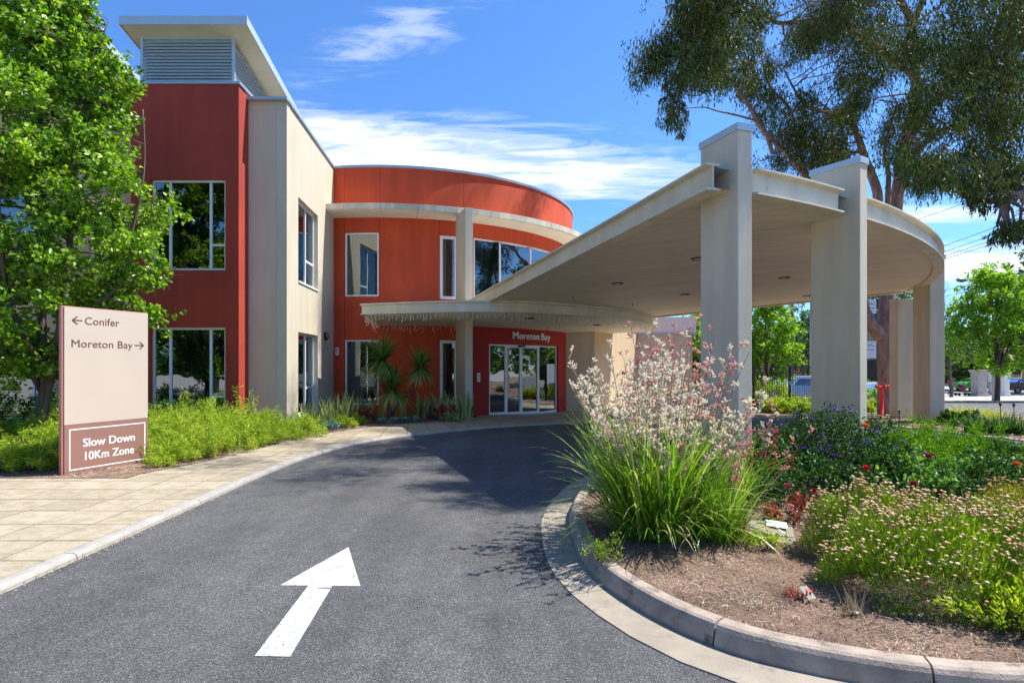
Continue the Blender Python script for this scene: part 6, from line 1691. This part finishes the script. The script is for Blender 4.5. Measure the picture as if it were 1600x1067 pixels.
def rowed(sect):
    """loft closed sections"""
    mb = MB(); m = len(sect[0]); mb.v = [p for s in sect for p in s]
    for i in range(len(sect) - 1):
        for j in range(m): mb.f.append((i * m + j, i * m + (j + 1) % m, (i + 1) * m + (j + 1) % m, (i + 1) * m + j))
    mb.f.append(tuple(range(m))[::-1]); mb.f.append(tuple(range((len(sect) - 1) * m, len(sect) * m))); return mb
def car(name, label, px, Y, rz, paint, van=False, group='parked cars'):
    x, y = at(px, Y); z = gz(x, y) + .03
    root = empty(name, (x, y, z), rz, label, 'van' if van else 'car', group)
    Lc, Wc = (4.9, 1.85) if van else (4.4, 1.74)
    prof = ([(-2.4, .35), (-2.42, .95), (-2.25, 1.75), (-1.2, 1.95), (.9, 1.93), (1.45, 1.25), (2.25, 1.02), (2.42, .62), (2.38, .3)] if van else
            [(-2.15, .32), (-2.2, .78), (-1.85, 1.0), (-1.35, 1.06), (-.95, 1.38), (-.2, 1.46), (.45, 1.40), (1.05, 1.0), (1.85, .88), (2.18, .62), (2.15, .28)])
    def sec(yy, k):
        return [(px_ * (1 - .02 * k), yy, pz if pz < 1.0 else 1.0 + (pz - 1.0) * 1) for px_, pz in prof]
    w_ = Wc / 2
    S = []
    for yy, k in ((-w_, 3), (-w_ * .96, 0), (w_ * .96, 0), (w_, 3)):
        row = []
        for a, b in prof:
            ins = 0.0 if b < 1.0 else (b - 1.0) * .38
            row.append((a * (1 - .012 * k), (yy - math.copysign(ins, yy)), b))
        S.append(row)
    rowed(S).build('body', paint, root, bevel=.03)
    gl = [(-1.9, 1.15), (-1.75, 1.72), (.8, 1.74), (1.2, 1.25)] if van else [(-1.25, 1.07), (-.88, 1.32), (-.2, 1.39), (.42, 1.33), (.92, 1.02)]
    for sg in (-1, 1):
        mb = MB(); mb.add([(a, sg * (w_ - max(0, b - 1) * .38 + .006), b) for a, b in gl], [tuple(range(len(gl)))]); mb.build('side_window', MAT['window_glass'], root)
        mb = MB(); mb.add([(a, sg * (w_ - max(0, b - 1) * .38 + .002), b) for a, b in gl], [tuple(range(len(gl)))]); mb.build('window_dark', MAT['black_plastic'], root)  # black sheet filling the window, stands in for the dark cabin
    if van: fr = [((1.0, 1.80), (1.42, 1.28)), ((-2.30, 1.2), (-2.24, 1.70))]
    else: fr = [((.52, 1.36), (.98, 1.03)), ((-1.32, 1.08), (-.99, 1.35))]
    for (a, b) in fr:
        mb = MB(); sgn = 1 if a[0] > 0 else -1
        mb.add([(a[0] + .02 * sgn, -w_ * .72, a[1] + .012), (a[0] + .02 * sgn, w_ * .72, a[1] + .012), (b[0] + .02 * sgn, w_ * .80, b[1] + .012), (b[0] + .02 * sgn, -w_ * .80, b[1] + .012)], [(0, 1, 2, 3)]); mb.build('windscreen', MAT['window_glass'], root)
    for wx in ((-1.55, 1.5) if van else (-1.35, 1.35)):
        for sg in (-1, 1):
            mb = MB(); mb.tube([(wx, sg * (w_ - .18), .32), (wx, sg * (w_ + .012), .32)], .32, 18); wo_ = mb.build('wheel', MAT['tyre'], root)
            mb = MB(); mb.tube([(wx, sg * (w_ + .013), .32), (wx, sg * (w_ + .022), .32)], .19, 12); mb.build('rim', MAT['galvanised'], wo_)
    for sg in (-1, 1):
        mb = MB(); mb.box((2.38 if van else 2.13, sg * w_ * .72, .74), (.09, .34, .14)); mb.build('headlight', MAT['white_frame'], root)
        mb = MB(); mb.box((-2.40 if van else -2.17, sg * w_ * .78, .85), (.06, .2, .2)); mb.build('tail_light', MAT['petal_red'], root)
    return root
car('parked_car', 'silver car parked beyond the banner, left of the trunk', 1362, 44, R(10), MAT['silver_paint'])
car('parked_van', 'white van parked behind the fence, left of the timber pole', 1192, 47, R(5), MAT['white_paint'], True)
car('parked_van', 'silver van parked behind the fence, right of the timber pole', 1262, 44, R(170), MAT['silver_paint'], True)
car('parked_car', 'silver car in the row behind the vans', 1228, 56, R(0), MAT['silver_paint'])
car('parked_car', 'bright green car half hidden behind the gate pillar', 1527, 62, R(4), MAT['green_paint'])
car('parked_car', 'maroon car at the right edge beyond the gate', 1600, 58, R(0), MAT['maroon_paint'])

# gate pillars and railing across the street
def pillar(px0, px1, Y, top, label, m='pillar_stone'):
    x0, x1 = (px0 - 800) / FPX * Y, (px1 - 800) / FPX * Y; x = (x0 + x1) / 2; w_ = x1 - x0; z = -1.2 + .08
    root = empty('gate_pillar', (x, Y, z), label=label, cat='pillar', group='stone gate pillars'); h = top - z
    mb = MB(); mb.box((0, 0, .12), (w_ * 1.08, w_ * 1.08, .24)); mb.build('plinth', MAT[m], root, bevel=.02)
    mb = MB(); mb.box((0, 0, h / 2 - .08), (w_ * .86, w_ * .86, h - .5)); mb.build('shaft', MAT[m], root, bevel=.02)
    mb = MB(); mb.box((0, 0, h - .28), (w_ * 1.02, w_ * 1.02, .14)).box((0, 0, h - .16), (w_ * 1.12, w_ * 1.12, .12)); mb.build('cap', MAT[m], root, bevel=.02)
pillar(1521, 1538, 52, P(0, 576, 52).z, 'widest stone gate pillar, left of the street tree trunk')
pillar(1546, 1555, 54, P(0, 579, 54).z, 'narrow pale pillar behind the street tree trunk', 'white_wall')
pillar(1566, 1575, 52, P(0, 579, 52).z, 'narrow pillar just right of the street tree trunk', 'white_wall')
rl = empty('street_railing', ((1540 - 800) / FPX * 53, 53, -1.12), label='low dark railing between the gate pillars across the street', cat='fence')
for i in range(48):
    mb = MB(); mb.box((.25 + i * .16, 0, .62), (.03, .03, 1.24)) if i < 1 else None
    if i == 0: rp = mb.build('picket', MAT['fence_metal'], rl)
    else:
        c = rp.copy(); COL.objects.link(c); c.parent = rl; c.location = (i * .16, 0, 0)
for z in (.15, 1.1):
    mb = MB(); mb.box((4.0, 0.0, z), (8, .04, .05)); mb.build('rail', MAT['fence_metal'], rl)

# street lamp, poles, wires
lx, ly = at(1552, 44); lz = gz(lx, ly)
la_ = empty('street_lamp', (lx, ly, lz), label='tall street lamp curving over the street tree', cat='street lamp')
A_ = P(1551, 470, 44); B_ = P(1540, 446, 44); C_ = P(1520, 438.5, 44); D_ = P(1504, 437, 44)
mb = MB(); mb.tube([(0, 0, 0)] + [tuple(Vector(p) - Vector((lx, ly, lz))) for p in catmull([tuple(A_), tuple(P(1547, 452, 44)), tuple(B_), tuple(C_), tuple(D_)], 4)], [.11] + [.06] * 17, 8); mb.build('pole', MAT['galvanised'], la_, smooth=True)
dl = Vector(D_) - Vector((lx, ly, lz)); mb = MB(); mb.lathe((0, 0, 0), [(.05, -.35), (.16, -.2), (.19, .1), (.10, .42)], 10)
Mh = Matrix.Translation(dl + Vector((-.15, 0, -.03))) @ Matrix.Rotation(R(92), 4, 'Y') @ Matrix.Scale(1.0, 4); mb.v = [tuple(Mh @ Vector(v)) for v in mb.v]; mb.build('lamp_head', MAT['galvanised'], la_, smooth=True)
def pole(px, Y, h, r, mat, label):
    x, y = at(px, Y); root = empty('utility_pole', (x, y, gz(x, y)), label=label, cat='pole')
    mb = MB(); mb.tube([(0, 0, 0), (0, 0, h)], [r, r * .8], 9); mb.build('post', MAT[mat], root, smooth=True)
    mb = MB(); mb.box((0, 0, h - .6), (1.8, .1, .12)); mb.build('crossarm', MAT[mat], root)
    for k in (-.8, -.3, .3, .8):
        mb = MB(); mb.lathe((k, 0, h - .54), [(.03, 0), (.05, .05), (.03, .12)], 8); mb.build('insulator', MAT['white_frame'], root)
pole(1238, 50, 11, .17, 'timber_pole', 'timber pole rising behind the fence between two columns')
pole(1268, 60, 12, .17, 'galvanised', 'bluish grey pole close to the second column')
def wire(a, b, label, sag=.3):
    a, b = P(*a), P(*b); root = []
    pts = [a.lerp(b, t / 14) - Vector((0, 0, sag * 4 * (t / 14) * (1 - t / 14))) for t in range(15)]
    mb = MB(); mb.tube(pts, .017, 4, False); o = mb.build('power_line', MAT['wire_black']); tag(o, label, 'power line', 'power lines')
wire((1180, 483, 70), (1850, 246, 28), 'highest of the four parallel wires right of the canopy rim')
wire((1180, 487, 70), (1850, 262, 28), 'second highest of the four parallel wires')
wire((1180, 492, 70), (1850, 272, 28), 'third of the four parallel wires')
wire((1180, 491, 70), (1850, 283, 28), 'lowest of the four parallel wires')
wire((1180, 424, 70), (1850, 195, 28), 'upper wire passing behind the gum leaves')
wire((1440, 461, 60), (1850, 345, 28), 'wire crossing above the street lamp, upper')
wire((1440, 470, 60), (1850, 362, 28), 'wire crossing above the street lamp, lower')

# houses across the street
def house(px0, px1, Y, h, ridge, wall, label):
    x0, x1 = (px0 - 800) / FPX * Y, (px1 - 800) / FPX * Y; z = -1.25; root = empty('house', ((x0 + x1) / 2, Y + 4, z), label=label, cat='house'); w_ = x1 - x0
    mb = MB(); mb.box((0, 0, h / 2), (w_, 8, h)); mb.build('wall', MAT[wall], root)
    mb = MB(); v = [(-w_ / 2 - .4, -4.5, h), (w_ / 2 + .4, -4.5, h), (w_ / 2 + .4, 4.5, h), (-w_ / 2 - .4, 4.5, h), (-w_ / 2 + 3, 0, ridge), (w_ / 2 - 3, 0, ridge)]
    mb.add(v, [(0, 1, 5, 4), (1, 2, 5), (2, 3, 4, 5), (3, 0, 4), (3, 2, 1, 0)]); mb.build('roof', MAT['roof_tile'], root)
    for k in range(max(1, int(w_ / 4))):
        xx = -w_ / 2 + 2 + k * 4
        mb = MB(); mb.box((xx, -4.02, h * .55), (1.5, .06, 1.3)); wf = mb.build('window', MAT['white_frame'], root)
        mb = MB(); mb.box((xx, -4.06, h * .55), (1.3, .02, 1.1)); mb.build('pane', MAT['window_glass'], wf)
house(1440, 1530, 78, 3.6, 6.4, 'white_wall', 'pale house behind the bare tree across the street')
house(1562, 1680, 72, 3.4, 6.0, 'brick_wall', 'brick house with tiled roof at the right edge beyond the gate')
house(1110, 1250, 85, 5.2, 8.4, 'brick_wall', 'brick building beyond the car park')

# ---- person pushing a pram on the far pavement
pxx, pyy = at(1484, 52.3); pz = -1.12
per = empty('person', (pxx, pyy, pz), R(-8), 'person in dark clothes and red top pushing a red pram, far pavement', 'person')
sk = {'hip': (0, 0, .95), 'chest': (.04, 0, 1.32), 'neck': (.05, 0, 1.48), 'head': (.07, 0, 1.60), 'top': (.07, 0, 1.72),
      'ls': (.03, .17, 1.42), 'le': (.18, .20, 1.16), 'lh': (.40, .18, 1.08), 'lf': (.47, .17, 1.06), 'rs': (.03, -.17, 1.42), 're': (.18, -.20, 1.16), 'rh': (.40, -.18, 1.08), 'rf': (.47, -.17, 1.06),
      'lp': (0, .10, .90), 'lk': (.16, .10, .50), 'la': (.22, .10, .09), 'lt': (.36, .10, .04), 'rp': (0, -.10, .90), 'rk': (.03, -.10, .49), 'ra': (-.24, -.10, .13), 'rt': (-.13, -.10, .04)}
ed = [('hip', 'chest'), ('chest', 'neck'), ('neck', 'head'), ('head', 'top'), ('chest', 'ls'), ('ls', 'le'), ('le', 'lh'), ('lh', 'lf'), ('chest', 'rs'), ('rs', 're'), ('re', 'rh'), ('rh', 'rf'), ('hip', 'lp'), ('lp', 'lk'), ('lk', 'la'), ('la', 'lt'), ('hip', 'rp'), ('rp', 'rk'), ('rk', 'ra'), ('ra', 'rt')]
rad_ = {'hip': .15, 'chest': .15, 'neck': .05, 'head': .095, 'top': .08, 'ls': .06, 'le': .045, 'lh': .034, 'lf': .03, 'rs': .06, 're': .045, 'rh': .034, 'rf': .03, 'lp': .09, 'lk': .06, 'la': .04, 'lt': .04, 'rp': .09, 'rk': .06, 'ra': .04, 'rt': .04}
ks = list(sk)
me = bpy.data.meshes.new('body'); me.from_pydata([sk[k] for k in ks], [(ks.index(a), ks.index(b)) for a, b in ed], []); me.update()
po = link('body', me, MAT['dark_cloth'], per); po.modifiers.new('skin', 'SKIN'); 
for k, d in zip(ks, me.skin_vertices[0].data): d.radius = (rad_[k], rad_[k]); d.use_root = (k == 'hip')
ss = po.modifiers.new('sub', 'SUBSURF'); ss.levels = 1; ss.render_levels = 1
mb = MB(); mb.lathe((.03, 0, 1.0), [(.175, 0), (.17, .2), (.185, .38), (.12, .46), (.06, .49)], 12); mb.build('top', MAT['red_cloth'], per, smooth=True)
mb = MB(); mb.lathe((.07, 0, 1.53), [(.07, 0), (.098, .06), (.09, .12), (.05, .17)], 12); mb.build('face', MAT['skin'], per, smooth=True)
mb = MB(); mb.lathe((.045, 0, 1.60), [(.10, 0), (.108, .06), (.08, .12), (.03, .145)], 12); mb.build('hair', MAT['dark_cloth'], per, smooth=True)
pr = empty('pram', (pxx + 1.0, pyy - .1, pz), R(-8), 'red and dark pram pushed along the far pavement', 'pram')
mb = MB(); mb.tube([(-.50, -.2, 1.06), (-.50, .2, 1.06)], .02, 6).tube([(-.50, -.2, 1.06), (-.1, -.22, .62), (.45, -.24, .2)], .018, 6).tube([(-.50, .2, 1.06), (-.1, .22, .62), (.45, .24, .2)], .018, 6).tube([(-.1, -.22, .62), (-.35, -.24, .2)], .018, 6).tube([(-.1, .22, .62), (-.35, .24, .2)], .018, 6); mb.build('frame', MAT['black_plastic'], pr)
mb = MB(); mb.lathe((.08, 0, .5), [(.12, 0), (.26, .10), (.30, .28), (.24, .36)], 12); mb.build('seat', MAT['red_cloth'], pr, smooth=True)
mb = MB(); mb.lathe((-.08, 0, .80), [(.28, 0), (.26, .14), (.14, .26), (.03, .30)], 12); mb.build('hood', MAT['dark_cloth'], pr, smooth=True)
for wx in (-.35, .45):
    for sg in (-1, 1):
        mb = MB(); mb.tube([(wx, sg * .24, .14), (wx, sg * .28, .14)], .14, 14); mb.build('wheel', MAT['tyre'], pr)
